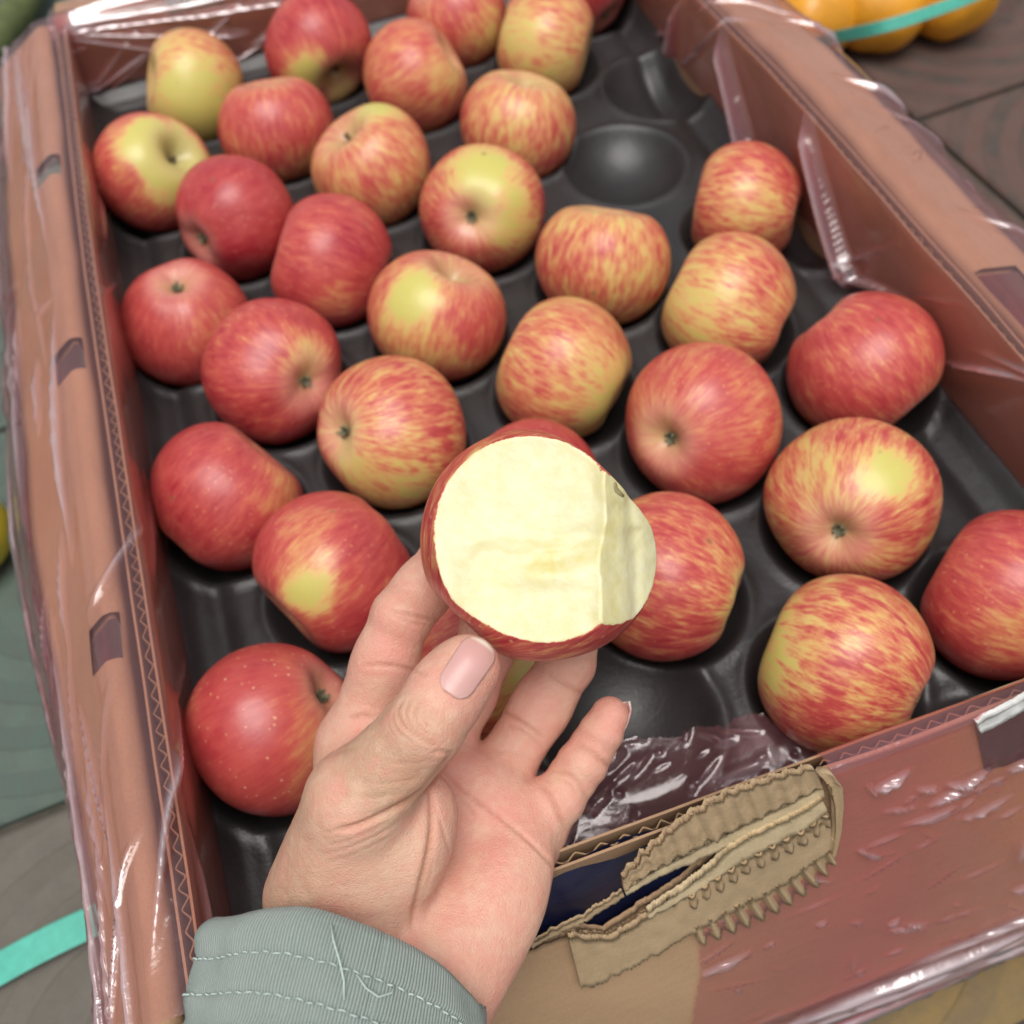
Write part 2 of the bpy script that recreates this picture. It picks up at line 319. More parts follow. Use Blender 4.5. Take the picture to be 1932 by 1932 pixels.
# ------------------------------------------------------------------ carton
X0, X1, Y0, Y1 = -0.097, 0.291, 0.092, 0.715        # rim line
ZR = ZO + 0.045                                       # rim height
ZT = ZO - 0.0375                                      # bottom of the tray cups
carton = empty('cardboard_carton', ((X0 + X1) / 2, (Y0 + Y1) / 2, 0), 'open brown corrugated cardboard carton holding the apples, its front wall torn', 'box')
def P(o, par=carton):                                 # parent keeping world coordinates
    o.parent = par; o.matrix_parent_inverse = Matrix.Translation(-Vector(par.location)); return o
def board(name, a, b, z0, z1, th, inward, wl=0.0075, top=0.012, gap=None):
    """upright corrugated board from a to b (xy); the top shows two liners and a wave between"""
    a = np.array(a); b = np.array(b); L = np.linalg.norm(b - a); d = (b - a) / L; nn = np.array(inward, float)
    def pt(s, t, z): q = a + d * s + nn * t; return (q[0], q[1], z)
    mb = MB(); t = 0.0007
    N = int(L / 0.01); ss = np.linspace(0, L, N)
    wob = lambda s, k: 0.0009 * mnoise.noise(Vector((s * 30, k * 3.1, a[0] * 9)))
    # solid lower core
    v = [pt(s, tt, z) for s in (0, L) for tt in (0, th) for z in (z0, z1 - top)]
    mb.add(v, [(0, 1, 3, 2), (4, 6, 7, 5), (0, 4, 5, 1), (2, 3, 7, 6), (0, 2, 6, 4), (1, 5, 7, 3)])
    for side, (t0, t1) in enumerate(((-0.0002, t), (th - t, th + 0.0002))):
        v = []; f = []
        for i, s in enumerate(ss):
            zz = z1 + wob(s, side)
            for q in ((t0, z0), (t1, z0), (t1, zz), (t0, zz)): v.append(pt(s, *q))
        for i in range(N - 1):
            for k in range(4): f.append((i * 4 + k, i * 4 + (k + 1) % 4, i * 4 + 4 + (k + 1) % 4, i * 4 + 4 + k))
        mb.add(v, f)
    o = P(mb.out(name, 'card_in'))
    fl = MB(); n = int(L / wl * 10); v = []; f = []
    for i in range(n + 1):
        s = L * i / n; wv = math.sin(2 * math.pi * s / wl + 3.0 * mnoise.noise(Vector((s * 25, 1, 2))))
        tri = math.asin(wv) / (math.pi / 2) * 0.75 + wv * 0.25
        c = th / 2 + (th / 2 - t - 0.0003) * tri * (.72 + .28 * mnoise.noise(Vector((s * 40, 4, 1))))
        zz = z1 - 0.0030 + wob(s, 5)
        for q in ((c - 0.0003, zz), (c + 0.0003, zz), (c + 0.0003, z1 - top), (c - 0.0003, z1 - top)): v.append(pt(s, *q))
    for i in range(n): f += [(i * 4, i * 4 + 1, i * 4 + 5, i * 4 + 4), (i * 4 + 1, i * 4 + 2, i * 4 + 6, i * 4 + 5), (i * 4 + 3, i * 4, i * 4 + 4, i * 4 + 7)]
    fo = fl.add(v, f).out('fluting', 'flute'); fo.parent = o; fo.matrix_parent_inverse = Matrix.Identity(4)
    return o
def sheet(name, prof, a, b, outw, mat, th=0.003, n=60, wob=0.0012, seed=0, par=carton, cut=None):
    """folded board: profile [(out, z)] swept from a to b, with thickness"""
    a = np.array(a); b = np.array(b); L = np.linalg.norm(b - a); d = (b - a) / L; nn = np.array(outw, float)
    prof = np.array(prof); tn = np.gradient(prof, axis=0); tn /= np.linalg.norm(tn, axis=1)[:, None]; nr = np.stack([tn[:, 1], -tn[:, 0]], 1)
    ring = np.vstack([prof, (prof + nr * th)[::-1]]); m = len(ring)
    v = np.zeros((n, m, 3))
    for i, s in enumerate(np.linspace(0, L, n)):
        base = a + d * s
        w_ = wob * (mnoise.noise(Vector((s * 12, seed, 0.3))) + 0.5 * mnoise.noise(Vector((s * 45, seed, 1.3))))
        v[i, :, 0] = base[0] + nn[0] * (ring[:, 0] + w_); v[i, :, 1] = base[1] + nn[1] * (ring[:, 0] + w_); v[i, :, 2] = ring[:, 1] + w_ * 0.8
    f = [tuple(q) for q in grid_faces(n, m, False, True)] + [tuple(range(m)), tuple(range((n - 1) * m, n * m))[::-1]]
    if cut is not None:
        vv = v.reshape(-1, 3); f = [q for q in f if len(q) > 4 or not cut(vv[list(q)].mean(0))]
    o = mesh(name, v.reshape(-1, 3), f, mat, None, True); P(o, par); return o
bz = 0.012
MB_ = MB().box(X0 + 0.004, X1 - 0.004, Y0 + 0.004, Y1 - 0.004, 0.002, bz); P(MB_.out('bottom_panel', 'card'))
board('inner_wall', (X0, Y0), (X0, Y1), bz, ZR, 0.0055, (1, 0))
board('inner_wall', (X1, Y0), (X1, Y1), bz, ZR - 0.001, 0.0055, (-1, 0))
hx0 = onplane(318, 25, (0, Y1, 0), np.array([0, 1.0, 0]))[0]; hx1 = onplane(425, 10, (0, Y1, 0), np.array([0, 1.0, 0]))[0]; hz0 = onplane(370, 48, (0, Y1, 0), np.array([0, 1.0, 0]))[2]
board('inner_wall', (X0 + 0.006, Y1), (hx0, Y1), bz, ZR - 0.0005, 0.0055, (0, -1)); board('inner_wall', (hx1, Y1), (X1 - 0.006, Y1), bz, ZR - 0.0005, 0.0055, (0, -1)); board('inner_wall', (hx0 + .0003, Y1), (hx1 - .0003, Y1), bz, hz0, 0.0055, (0, -1))
board('inner_wall', (X0 + 0.006, Y0), (X1 - 0.006, Y0), bz, ZR - 0.004, 0.0055, (0, 1))
def fold(out0, rise, length, ang, r=0.006, zbot=0.015):
    """outer wall rising to the rim, rounded fold, flap falling outwards at ang below the horizontal"""
    pts = [(0.0035, zbot), (0.0035, ZR - r - 0.012), (0.0035, ZR - r)]
    for k in range(1, 9):
        a = k / 8 * (math.pi / 2 + ang) ; pts.append((0.0035 + r - r * math.cos(a), ZR - r + r * math.sin(a) + rise))
    x, z = pts[-1]
    for k in range(1, 9): pts.append((x + length * k / 8 * math.cos(ang), z - length * k / 8 * math.sin(ang)))
    return [(p[0], p[1]) for p in pts]
def slots(ys, xa, xb, hw, axis=1):
    return lambda c: any(abs(c[axis] - y) < hw for y in ys) and xa < abs(c[0]) < xb
sl_l = [onz(75, 330, ZR - 0.01)[1], onz(130, 700, ZR - 0.01)[1], onz(255, 1290, ZR - 0.01)[1]]
sl_l[2] = onz(250, 1210, ZR - 0.01)[1]
sheet('outer_flap', fold(0, 0, 0.042, math.radians(38)), (X0, Y1 + 0.004), (X0, Y0 - 0.004), (-1, 0), 'card', 0.004, 240, seed=1, cut=lambda c: any(abs(c[1] - y) < 0.0105 for y in sl_l) and c[0] < X0 - 0.006 and c[0] > X0 - 0.022 and c[2] > ZR - 0.025)
sheet('outer_flap', fold(0, 0, 0.030, math.radians(14)), (X1, Y0 - 0.004), (X1, Y1 + 0.004), (1, 0), 'card', 0.004, 240, seed=2, cut=lambda c: abs(c[1] - onz(1900, 570, ZR)[1]) < 0.022 and c[0] > X1 + 0.006 and c[0] < X1 + 0.03 and c[2] > ZR - 0.03)
sheet('outer_flap', fold(0, 0, 0.05, math.radians(20)), (X0, Y1), (X1, Y1), (0, 1), 'card', 0.004, 200, seed=3, cut=lambda c: hx0 < c[0] < hx1 and c[2] > hz0 - .03 and c[1] < Y1 + .009)
# front: outer panel hangs away from the wall, torn open
FA = np.array([0, Y0 - 0.002, ZR]); FB = np.array([0, 0.040, ZO - 0.10])
fd = (FB - FA) / np.linalg.norm(FB - FA); fn = np.cross([1, 0, 0], fd); fn = fn / np.linalg.norm(fn)
if fn[1] > 0: fn = -fn
def onf(x, y, off=0.0): return onplane(x, y, FA + fn * off, fn)
def fcoord(p): p = np.asarray(p); return p[..., 0], (p - FA) @ fd
FL = np.linalg.norm(FB - FA)
tear_px = [(380, 2040), (700, 1960), (930, 1850), (1003, 1790), (1050, 1775), (1095, 1752), (1144, 1758), (1216, 1712), (1273, 1679), (1335, 1633), (1400, 1585), (1470, 1545), (1530, 1500), (1552, 1475), (1562, 1452)]
tear = np.array([fcoord(onf(*p)) for p in tear_px])
xs = np.concatenate([np.linspace(X0 - 0.004, 0.13, 260), np.linspace(0.131, X1 + 0.006, 80)])
def tear_t(x):
    t = np.interp(x, tear[:, 0], tear[:, 1], left=tear[0, 1], right=0.0)
    t = np.where(x > tear[-1, 0], 0.0, t)
    jag = 0.0012 * vnoise(np.stack([x * 500, x * 0, x * 0], -1), 1, 3) + 0.0009 * vnoise(np.stack([x * 1500, x * 0, x * 0], -1), 1, 5)
    return np.maximum(t + jag * (x < tear[-1, 0]), 0)
nt_ = 40; vv = []
tt0 = tear_t(xs)
for off in (0.0, -0.0035):
    for x, t0 in zip(xs, tt0):
        for k in range(nt_):
            t = t0 + (FL - t0) * k / (nt_ - 1)
            bulge = 0.002 * mnoise.noise(Vector((x * 14, t * 12, 0.5)))
            if off < 0 and k == 0: t += 0.0015
            q = FA + fd * t + fn * (off + bulge); vv.append((x, q[1], q[2]))
nx = len(xs); gf = grid_faces(nx, nt_); ff = [tuple(q) for q in gf] + [tuple(q + nx * nt_)[::-1] for q in gf]
for i in range(nx - 1):
    for k in (0, nt_ - 1):
        a, b = i * nt_ + k, (i + 1) * nt_ + k; ff.append((a, b, b + nx * nt_, a + nx * nt_))
P(mesh('front_flap', vv, ff, 'card', None, True))
# lower return of the front flap to the paving
MBx = MB(); MBx.box(X0, X1, Y0 - 0.012, Y0 - 0.0085, 0.01, ZO - 0.07); P(MBx.out('outer_wall', 'card'))
# dark printed sheet seen inside the tear
v = []
for i in range(40):
    x = X0 + 0.01 + (0.135 - X0) * i / 39
    for k in range(6):
        q = FA + fd * (0.004 + 0.012 * k) - fn * (0.0055 + 0.0008 * math.sin(x * 170) + 0.0006 * k); v.append((x, q[1] , q[2]))
P(mesh('liner_or_dark_hole', v, grid_faces(40, 6), 'navy'))

def ragged_strip(name, top, bot, off0, off1, mat, n=110, rows=6, jag=0.0010, seed=0, curl=0.0, rib=0.0, wl=0.0075, plane_off=0.0):
    """torn paper layer lying on the front panel between two pixel polylines"""
    top = np.array([onf(*p) for p in top]); bot = np.array([onf(*p) for p in bot])
    def res(a):
        s = np.r_[0, np.cumsum(np.linalg.norm(np.diff(a, axis=0), axis=1))]; u = np.linspace(0, s[-1], n)
        return np.stack([np.interp(u, s, a[:, k]) for k in range(3)], 1), u
    T, ut = res(top); B, ub = res(bot); v = []
    for layer in (0, 1):
        for i in range(n):
            jt = jag * (mnoise.noise(Vector((ut[i] * 420, seed, 0))) + 0.7 * mnoise.noise(Vector((ut[i] * 1300, seed, 4))))
            jb = jag * (mnoise.noise(Vector((ub[i] * 380, seed, 9))) + 0.7 * mnoise.noise(Vector((ub[i] * 1200, seed, 7))))
            a = T[i] + fd * jt; b = B[i] + fd * jb
            for k in range(rows):
                u = k / (rows - 1); q = a * (1 - u) + b * u
                o_ = (off1 if layer == 0 else off0) + curl * (u - 0.5) ** 2 * 4 + 0.0006 * mnoise.noise(Vector((q[0] * 200, u * 3, seed)))
                if rib: o_ += rib * math.sin(2 * math.pi * ut[i] / wl + 0.8 * mnoise.noise(Vector((ut[i] * 60, 2, seed))))
                v.append(q + fn * o_)
    g = grid_faces(n, rows); N = n * rows; f = [tuple(q) for q in g] + [tuple(q + N)[::-1] for q in g]
    for i in range(n - 1):
        for k in (0, rows - 1):
            a, b = i * rows + k, (i + 1) * rows + k; f.append((a, b, b + N, a + N))
    for i in (0, n - 1):
        for k in range(rows - 1): f.append((i * rows + k, i * rows + k + 1, i * rows + k + 1 + N, i * rows + k + N))
    return P(mesh(name, v, f, mat, None, True))
# peeled outer strip (below the gap), its fluted lower edge, the pale lining and the exposed flutes above
ragged_strip('torn_strip', [(1066, 1752), (1095, 1756), (1144, 1760), (1216, 1716), (1273, 1684), (1335, 1640), (1400, 1606), (1470, 1575), (1530, 1545), (1556, 1530)],
             [(1092, 1852), (1125, 1842), (1172, 1818), (1245, 1780), (1315, 1738), (1390, 1700), (1450, 1670), (1520, 1622), (1548, 1600), (1560, 1590)], 0.001, 0.0034, 'torn', 200, 10, 0.0019, 1, 0.0)
ragged_strip('torn_flute', [(1300, 1735), (1390, 1688), (1450, 1660), (1520, 1612), (1552, 1588)],
             [(1314, 1768), (1404, 1734), (1468, 1702), (1538, 1654), (1568, 1614)], 0.0010, 0.0026, 'torn', 220, 5, 0.0009, 2, 0, 0.0016, 0.0054)
ragged_strip('torn_lining', [(1216, 1706), (1290, 1656), (1335, 1622), (1370, 1584), (1420, 1556), (1500, 1520), (1540, 1492)],
             [(1216, 1716), (1290, 1676), (1345, 1640), (1400, 1606), (1450, 1580), (1510, 1550), (1552, 1515)], 0.001, 0.0038, 'cream', 120, 5, 0.0013, 3, 0.0)
ragged_strip('torn_flute', [(1290, 1674), (1345, 1638), (1400, 1604), (1450, 1578), (1510, 1548), (1548, 1520)], [(1294, 1694), (1350, 1660), (1405, 1626), (1456, 1600), (1516, 1570), (1554, 1540)], 0.0028, 0.0040, 'torn', 220, 4, 0.0008, 13, 0, 0.0012, 0.0054)
ragged_strip('torn_strip', [(1170, 1646), (1215, 1600), (1260, 1560), (1310, 1520), (1380, 1486), (1450, 1462), (1530, 1440)],
             [(1172, 1668), (1222, 1634), (1275, 1606), (1330, 1580), (1400, 1546), (1470, 1512), (1545, 1474)], 0.0, 0.0026, 'torn', 200, 10, 0.0019, 4, 0.0, 0.0005, 0.0058)
ragged_strip('torn_strip', [(1175, 1672), (1225, 1638), (1330, 1584), (1400, 1549), (1470, 1515), (1546, 1476)],
             [(1178, 1682), (1230, 1650), (1335, 1606), (1400, 1572), (1475, 1540), (1552, 1498)], -0.001, 0.0020, 'cream', 120, 5, 0.0009, 5, 0.0)
ragged_strip('torn_edge', [(1530, 1440), (1552, 1462), (1560, 1500), (1562, 1545), (1556, 1590)],
             [(1556, 1440), (1574, 1466), (1576, 1500), (1572, 1548), (1560, 1600)], 0.0012, 0.0040, 'torn', 60, 5, 0.0012, 6, 0.0015)
ragged_strip('torn_edge', [(1000, 1775), (1045, 1748), (1100, 1722), (1172, 1676)], [(1002, 1783), (1048, 1758), (1104, 1732), (1176, 1686)], 0.0, 0.0014, 'torn', 90, 4, 0.0013, 8, 0.0)

ragged_strip('liner_or_dark_hole', [(1838, 1368), (1880, 1346), (1932, 1322), (2000, 1290)], [(1856, 1450), (1890, 1442), (1932, 1424), (2010, 1392)], 0.0, 0.0012, 'navy', 40, 5, .0004, 11)  # flat dark patch painted for the shaded hand hole, no real sheet
ragged_strip('torn_lining', [(1832, 1352), (1880, 1328), (1932, 1300), (2000, 1268)], [(1840, 1372), (1884, 1348), (1932, 1322), (2000, 1290)], 0.0005, 0.0030, 'white', 60, 5, .0007, 12, .0005)
fb = MB(); fr_ = random.Random(9)
for poly in ([(1066, 1752), (1144, 1758), (1273, 1682), (1400, 1604), (1530, 1545)], [(1092, 1852), (1172, 1818), (1315, 1738)], [(1172, 1646), (1260, 1560), (1380, 1486), (1530, 1440)], [(1175, 1668), (1275, 1606), (1400, 1546), (1545, 1474)]):
    for k in range(len(poly) - 1):
        for _ in range(34):
            t_ = fr_.random(); x = poly[k][0] * (1 - t_) + poly[k + 1][0] * t_; y = poly[k][1] * (1 - t_) + poly[k + 1][1] * t_
            p0 = onf(x, y, .0022); d_ = (fd * fr_.uniform(-1, 1) + np.array([fr_.uniform(-1, 1), 0, 0]) + fn * fr_.uniform(.1, .9)) * fr_.uniform(.0008, .0024)
            fb.tube([p0, p0 + d_ * .6, p0 + d_ + np.array([fr_.uniform(-.0004, .0004), 0, 0])], [.00011, .00009, .00004], 3)
P(fb.out('paper_fibres', 'torn', kind='stuff'))
# ------------------------------------------------------------------ apples: measured in the photograph
# x0,x1,y0,y1 bounding box | axis (image right, down, towards viewer) | end 'stem'/'calyx' on that axis | blush, contrast, dots | yellow patches (dx,dy,size,amount) | words
G = 'apples lying in the black tray'
AP = [
 ((483,705,-28,190), (.42,.62,.6), 's', .80,.55,.15, [(-.25,.45,.40,.9),(.45,.95,.45,.5)], 'red apple with yellow blotch beside its green stem hollow, next to far wall'),
 ((262,470,50,275), (-.92,-.2,.15), 's', .40,.85,.1, [(.0,.55,.8,.35),(-.1,-.1,.5,.25)], 'yellow apple with pale red streaks near the far left corner of carton'),
 ((412,632,122,350), (.15,.95,-.15), 'c', .66,.6,.15, [(.75,.5,.45,.45)], 'pinkish red apple between yellow striped apple and orange red apple'),
 ((672,890,38,250), (.8,-.5,.2), 's', .60,.5,.1, [(.6,.0,.45,.2)], 'smooth orange red apple in second row from far wall, no hollow showing'),
 ((742,945,-105,95), (.4,.6,-.3), 'c', .66,.7,.1, [(.7,.2,.5,.4)], 'red and yellow apple against far wall behind the smooth orange red apple'),
 ((920,1135,-28,182), (.97,.22,.1), 's', .46,.75,.1, [(-.6,-.2,.6,.3),(.2,.5,.5,.25)], 'yellow apple with light red streaks standing beside the empty cups'),
 ((858,1090,118,340), (.18,-.93,.28), 's', .52,.85,.1, [(0,.1,.7,.12)], 'orange apple with vertical streaks and tan hollow on top, beside empty cups'),
 ((1085,1290,-185,32), (.4,.4,.2), 'c', .86,.4,.1, [], 'dark red apple at the far wall, only its lower edge showing'),
 ((162,392,208,450), (.5,-.42,.7), 's', .66,.5,.15, [(.05,-.55,.55,.9),(.6,-.3,.6,.8),(.3,.15,.45,.45)], 'apple with yellow green shoulder and deep stem hollow by left carton wall'),
 ((327,563,298,530), (-.72,.42,.5), 'c', .86,.30,.25, [], 'plain deep red apple with pale blossom end facing left wall'),
 ((582,822,187,430), (-.58,-.68,.42), 's', .55,.7,.1, [(.1,-.95,.4,.6),(.6,.2,.6,.1)], 'orange apple with tan hollow tilted up and green patch at its top'),
 ((500,750,365,620), (.93,.3,.05), 'c', .78,.55,.2, [(.1,.6,.5,.15)], 'pink red apple with fine sideways streaks between deep red and green topped apples'),
 ((788,1028,275,520), (-.2,.13,.96), 'c', .62,.6,.15, [(.0,-.65,.62,.75),(.5,.25,.5,.5)], 'apple with yellow green top and blossom end facing upwards to viewer'),
 ((1002,1270,365,615), (.12,-.98,.1), 's', .50,.9,.1, [(.5,.1,.5,.12)], 'yellow orange apple with upright red streaks and dimpled top beside empty cups'),
 ((1287,1523,280,500), (.95,.15,.05), 'c', .60,.9,.1, [(.1,-.1,.5,.15)], 'red and cream striped apple standing alone by right carton wall'),
 ((210,455,478,735), (-.14,-.72,.68), 'c', .74,.40,.15, [(.6,.4,.5,.2)], 'orange red apple with blossom end on top, by the left carton wall'),
 ((375,655,560,835), (.52,.18,.83), 'c', .78,.7,.15, [(.55,-.2,.4,.4)], 'crimson striped apple with grey blossom hollow facing the orange apple beside it'),
 ((690,960,462,725), (.32,-.86,.4), 's', .58,.6,.15, [(-.4,-.35,.35,.75),(-.5,.3,.6,.25)], 'apple half green yellow half dark red with grey hollow on top'),
 ((922,1207,558,835), (.85,.42,.1), 'c', .46,.8,.12, [(.75,.45,.6,.5)], 'yellow apple with red flecks and green yellow corner, behind the bitten apple'),
 ((1222,1523,448,695), (.9,.4,.05), 'c', .50,.85,.12, [(-.5,.0,.6,.2)], 'large yellow and orange flecked apple touching the apple that stands alone'),
 ((1478,1800,545,825), (.66,.72,-.05), 's', .70,.6,.15, [], 'rosy pink apple with cream streaks, close to the right carton wall'),
 ((582,878,658,960), (-.78,.0,.62), 'c', .58,.9,.12, [(.1,.75,.6,.4),(-.6,.3,.4,.35)], 'yellow and red streaked apple with blossom hollow facing left, behind the hand'),
 ((1155,1490,652,950), (-.5,.22,.82), 'c', .62,.45,.3, [(-.6,.1,.3,.15)], 'dull brownish red apple with grey green blossom end, behind the bitten apple'),
 ((268,567,803,1090), (.62,-.75,.1), 's', .80,.5,.2, [(.75,.0,.5,.35)], 'bright scarlet apple with fine upright flecks beside left carton wall'),
 ((470,778,915,1228), (-.72,.66,.12), 's', .76,.5,.2, [(-.35,.25,.30,.8),(-.3,-.35,.5,.25)], 'dark red apple with round yellow spot and brown hollow, left of the fingers'),
 ((855,1130,785,1075), (.5,.6,.2), 'c', .84,.4,.3, [], 'crimson apple mostly hidden behind the bitten apple'),
 ((1095,1420,922,1252), (.9,.35,.05), 'c', .60,.85,.1, [(.9,.3,.4,.5)], 'red and yellow streaked apple directly right of the bitten apple'),
 ((1433,1782,787,1110), (-.18,.42,.88), 'c', .55,.8,.12, [(.45,-.35,.36,.75),(-.3,-.2,.4,.2)], 'large yellow and pink apple with blossom hollow facing viewer'),
 ((1408,1778,1087,1420), (.9,.42,.1), 'c', .54,1.0,.1, [(-.8,-.2,.5,.45)], 'large apple flecked with short scarlet dashes beside the front carton wall'),
 ((1730,2075,965,1285), (.85,.5,.05), 'c', .76,.6,.25, [(.1,.5,.5,.25)], 'deep red apple with orange streaks at the right end of front wall'),
 ((355,680,1208,1540), (.5,-.35,.35), 'c', .76,.26,.5, [(.55,.05,.5,.22)], 'big dark red apple with pale dots beside the thumb and wrist'),
 ((760,1085,1095,1425), (-.6,.3,-.3), 'c', .62,.7,.15, [(.5,.25,.6,.5)], 'pink and yellow apple mostly covered by the open hand'),
]
def apple_r(th, ph, seed):
    """star-shaped apple radius (unit) for longitude th and polar angle ph (0 = stem)"""
    r = np.random.default_rng(seed)
    a, sa = r.uniform(.50, .60), r.uniform(.34, .42); b, sb = r.uniform(.28, .38), r.uniform(.28, .36)
    rho = 1 - a * np.exp(-(ph / sa) ** 2) - b * np.exp(-((math.pi - ph) / sb) ** 2)
    rho = rho * (1 - 0.075 * np.cos(ph) ** 2 * (1 - np.exp(-(np.sin(ph) / .5) ** 2)) )
    tp = r.uniform(.02, .07); rho = rho * (1 + tp * np.cos(ph) * np.sin(ph) ** 1.0)
    for k, am in ((1, .045), (2, .045), (3, .022), (5, .026)):
        rho = rho * (1 + am * r.uniform(.3, 1) * np.cos(k * th + r.uniform(0, 6.3)) * np.sin(ph) * (.4 + .6 * sstep(1.2, 2.6, ph)))
    return rho * 0.985
def axis_basis(ax):
    z = np.array(ax, float); z /= np.linalg.norm(z)
    h = np.array([0, 0, 1.0]) if abs(z[2]) < .9 else np.array([0, 1.0, 0]); x = np.cross(h, z); x /= np.linalg.norm(x); return np.stack([x, np.cross(z, x), z], 1)
def skin_attrs(th, ph, seed, blush, con, dots, patches_local):
    r = np.random.default_rng(seed + 900); s = r.uniform(0, 40, 3); n = len(th)
    st = np.stack([10.0 * np.cos(th) + s[0], 10.0 * np.sin(th) + s[1], 3.0 * ph + s[2]], 1)
    d = np.stack([np.sin(ph) * np.cos(th), np.sin(ph) * np.sin(th), np.cos(ph)], 1)
    bl = np.full(n, blush) + 0.20 * vnoise(d, 1.7, seed % 13) + .10 * vnoise(d, 5.0, seed % 11)
    wob = 0.32 * vnoise(d, 4.0, seed % 7 + 1)
    for (pd, sz, am) in patches_local:
        ang = np.arccos(np.clip(d @ pd, -1, 1)) * (1 + wob); bl -= am * np.exp(-(ang / sz) ** 2.6)
    rus = np.clip(0.9 * np.exp(-(ph / .34) ** 2) + 0.75 * np.exp(-((math.pi - ph) / .20) ** 2), 0, 1)
    bloom = np.exp(-(((math.pi - ph) - .34) / .2) ** 2) + .5 * np.exp(-((ph - .5) / .2) ** 2)
    bl -= .25 * np.exp(-(ph / .6) ** 2) + .2 * np.exp(-((math.pi - ph) / .4) ** 2)
    return dict(streak=st, blush=bl, contrast=np.full(n, con), dots=np.full(n, dots * .8 + .16), russet=rus, bloom=np.clip(bloom, 0, 1))
NTH, NPH = 84, 60
TH = np.repeat(np.arange(NTH) / NTH * 2 * math.pi, NPH); PH = np.tile(np.linspace(0.012, math.pi - 0.012, NPH), NTH)
TF = [tuple(q)[::-1] for q in grid_faces(NTH, NPH, True, False)] + [tuple(i * NPH for i in range(NTH))[::-1], tuple(i * NPH + NPH - 1 for i in range(NTH))]
pos = []
for bb, *_ in AP:
    x0, x1, y0, y1 = bb; cx, cy = (x0 + x1) / 2, (y0 + y1) / 2
    sec = math.sqrt((cx - C0) ** 2 + (cy - C0) ** 2 + FPX ** 2) / FPX
    ang = math.sqrt((x1 - x0) * (y1 - y0)) / 2 / (FPX * sec ** 1.5); r = 0.0375
    for _ in range(6):
        c = onz(cx, cy, ZT + r); r = np.linalg.norm(c - CAM) * math.sin(ang)
        r = 0.55 * r + 0.45 * 0.0375
    pos.append((np.array(c), r))
pos = [[c.copy(), r] for c, r in pos]
for it in range(40):                                   # keep neighbours from passing through one another
    for i in range(len(pos)):
        for j in range(i):
            d = pos[i][0] - pos[j][0]; L = np.linalg.norm(d); mn = (pos[i][1] + pos[j][1]) * 1.0
            if L < mn:
                d[2] = 0; d /= np.linalg.norm(d); k = (mn - L) / 2
                pos[i][0] += d * k; pos[j][0] -= d * k
    for p in pos:
        p[0][0] = min(max(p[0][0], X0 - .001 + p[1]), X1 - .002 - p[1]); p[0][1] = min(max(p[0][1], Y0 + .010 + p[1]), Y1 - .010 - p[1])
def stem_tube(parent, top, length, bend, rad=0.0013):
    pts = [(0, 0, top), (bend * .25, 0, top + length * .4), (bend * .7, bend * .2, top + length * .75), (bend, bend * .4, top + length)]
    o = MB().tube(pts, [rad * .9, rad * .8, rad, rad * 1.35], 8).out('stem', 'stem', parent, True); return o
def calyx_part(parent, zc, seed):
    r = random.Random(seed); mb = MB()
    for k in range(7):
        a = k / 7 * 6.283 + r.uniform(-.2, .2); L = r.uniform(.0022, .0042); ca, sa = math.cos(a), math.sin(a); w_ = .0009
        b0 = Vector((ca * .0008, sa * .0008, zc)); t_ = Vector((ca * .0026, sa * .0026, zc - L)); e = Vector((ca * r.uniform(.001, .004), sa * r.uniform(.001, .004), zc - L - .0012)); s_ = Vector((-sa, ca, 0)) * w_
        up = Vector((ca, sa, 0)) * .0004
        mb.add([b0 - s_, b0 + s_, t_ + s_ * .7, t_ - s_ * .7, e, b0 - s_ + up, b0 + s_ + up, t_ + s_ * .7 + up, t_ - s_ * .7 + up], [(0, 1, 2, 3), (3, 2, 4), (5, 8, 7, 6), (8, 4, 7), (0, 3, 8, 5), (1, 6, 7, 2)])
    return mb.out('calyx', 'sepal', parent)
apples = []
for k, ((c, r), (bb, ax, end, blush, con, dots, patches, label)) in enumerate(zip(pos, AP)):
    seed = 100 + k * 7
    view = w2c(c); fwd = view / np.linalg.norm(view)
    rt = np.array([1.0, 0, 0]); rt = rt - (rt @ fwd) * fwd; rt /= np.linalg.norm(rt); dn = np.cross(fwd, rt)
    loc = lambda q: (R @ (rt * q[0] + dn * q[1] - fwd * q[2]))
    axw = loc(ax) * (1 if end == 's' else -1)
    B = axis_basis(axw)
    pl = []
    for (dx, dy, sz, am) in patches:
        zz = math.sqrt(max(0.02, 1 - dx * dx - dy * dy)); d = loc((dx, dy, zz)); d /= np.linalg.norm(d); pl.append((B.T @ d, sz, am))
    rho = apple_r(TH, PH, seed) * r
    v = np.stack([rho * np.sin(PH) * np.cos(TH), rho * np.sin(PH) * np.sin(TH), rho * np.cos(PH)], 1)
    at_ = skin_attrs(TH, PH, seed, blush, con * .62, dots, pl)
    wv = v @ B.T
    lift = (ZT + c[2] - (ZT + r)) if False else 0
    cz = ZT - wv[:, 2].min()                          # rest on the bottom of its cup
    o = mesh('apple', v, TF, 'apple', None, True, at_, label, 'apple', G)
    Mx = Matrix.Identity(4)
    for i in range(3):
        for j in range(3): Mx[i][j] = B[i, j]
    Mx.translation = Vector((c[0], c[1], cz + 0.0004)); o.matrix_world = Mx
    zs = v[PH < .02][:, 2].mean(); zc = v[PH > math.pi - .02][:, 2].mean()
    if end == 's': stem_tube(o, zs - .001, random.uniform(.006, .011), random.uniform(-.003, .003))
    else: calyx_part(o, zc - .0002, seed)
    apples.append((o, np.array([c[0], c[1], cz]), r))

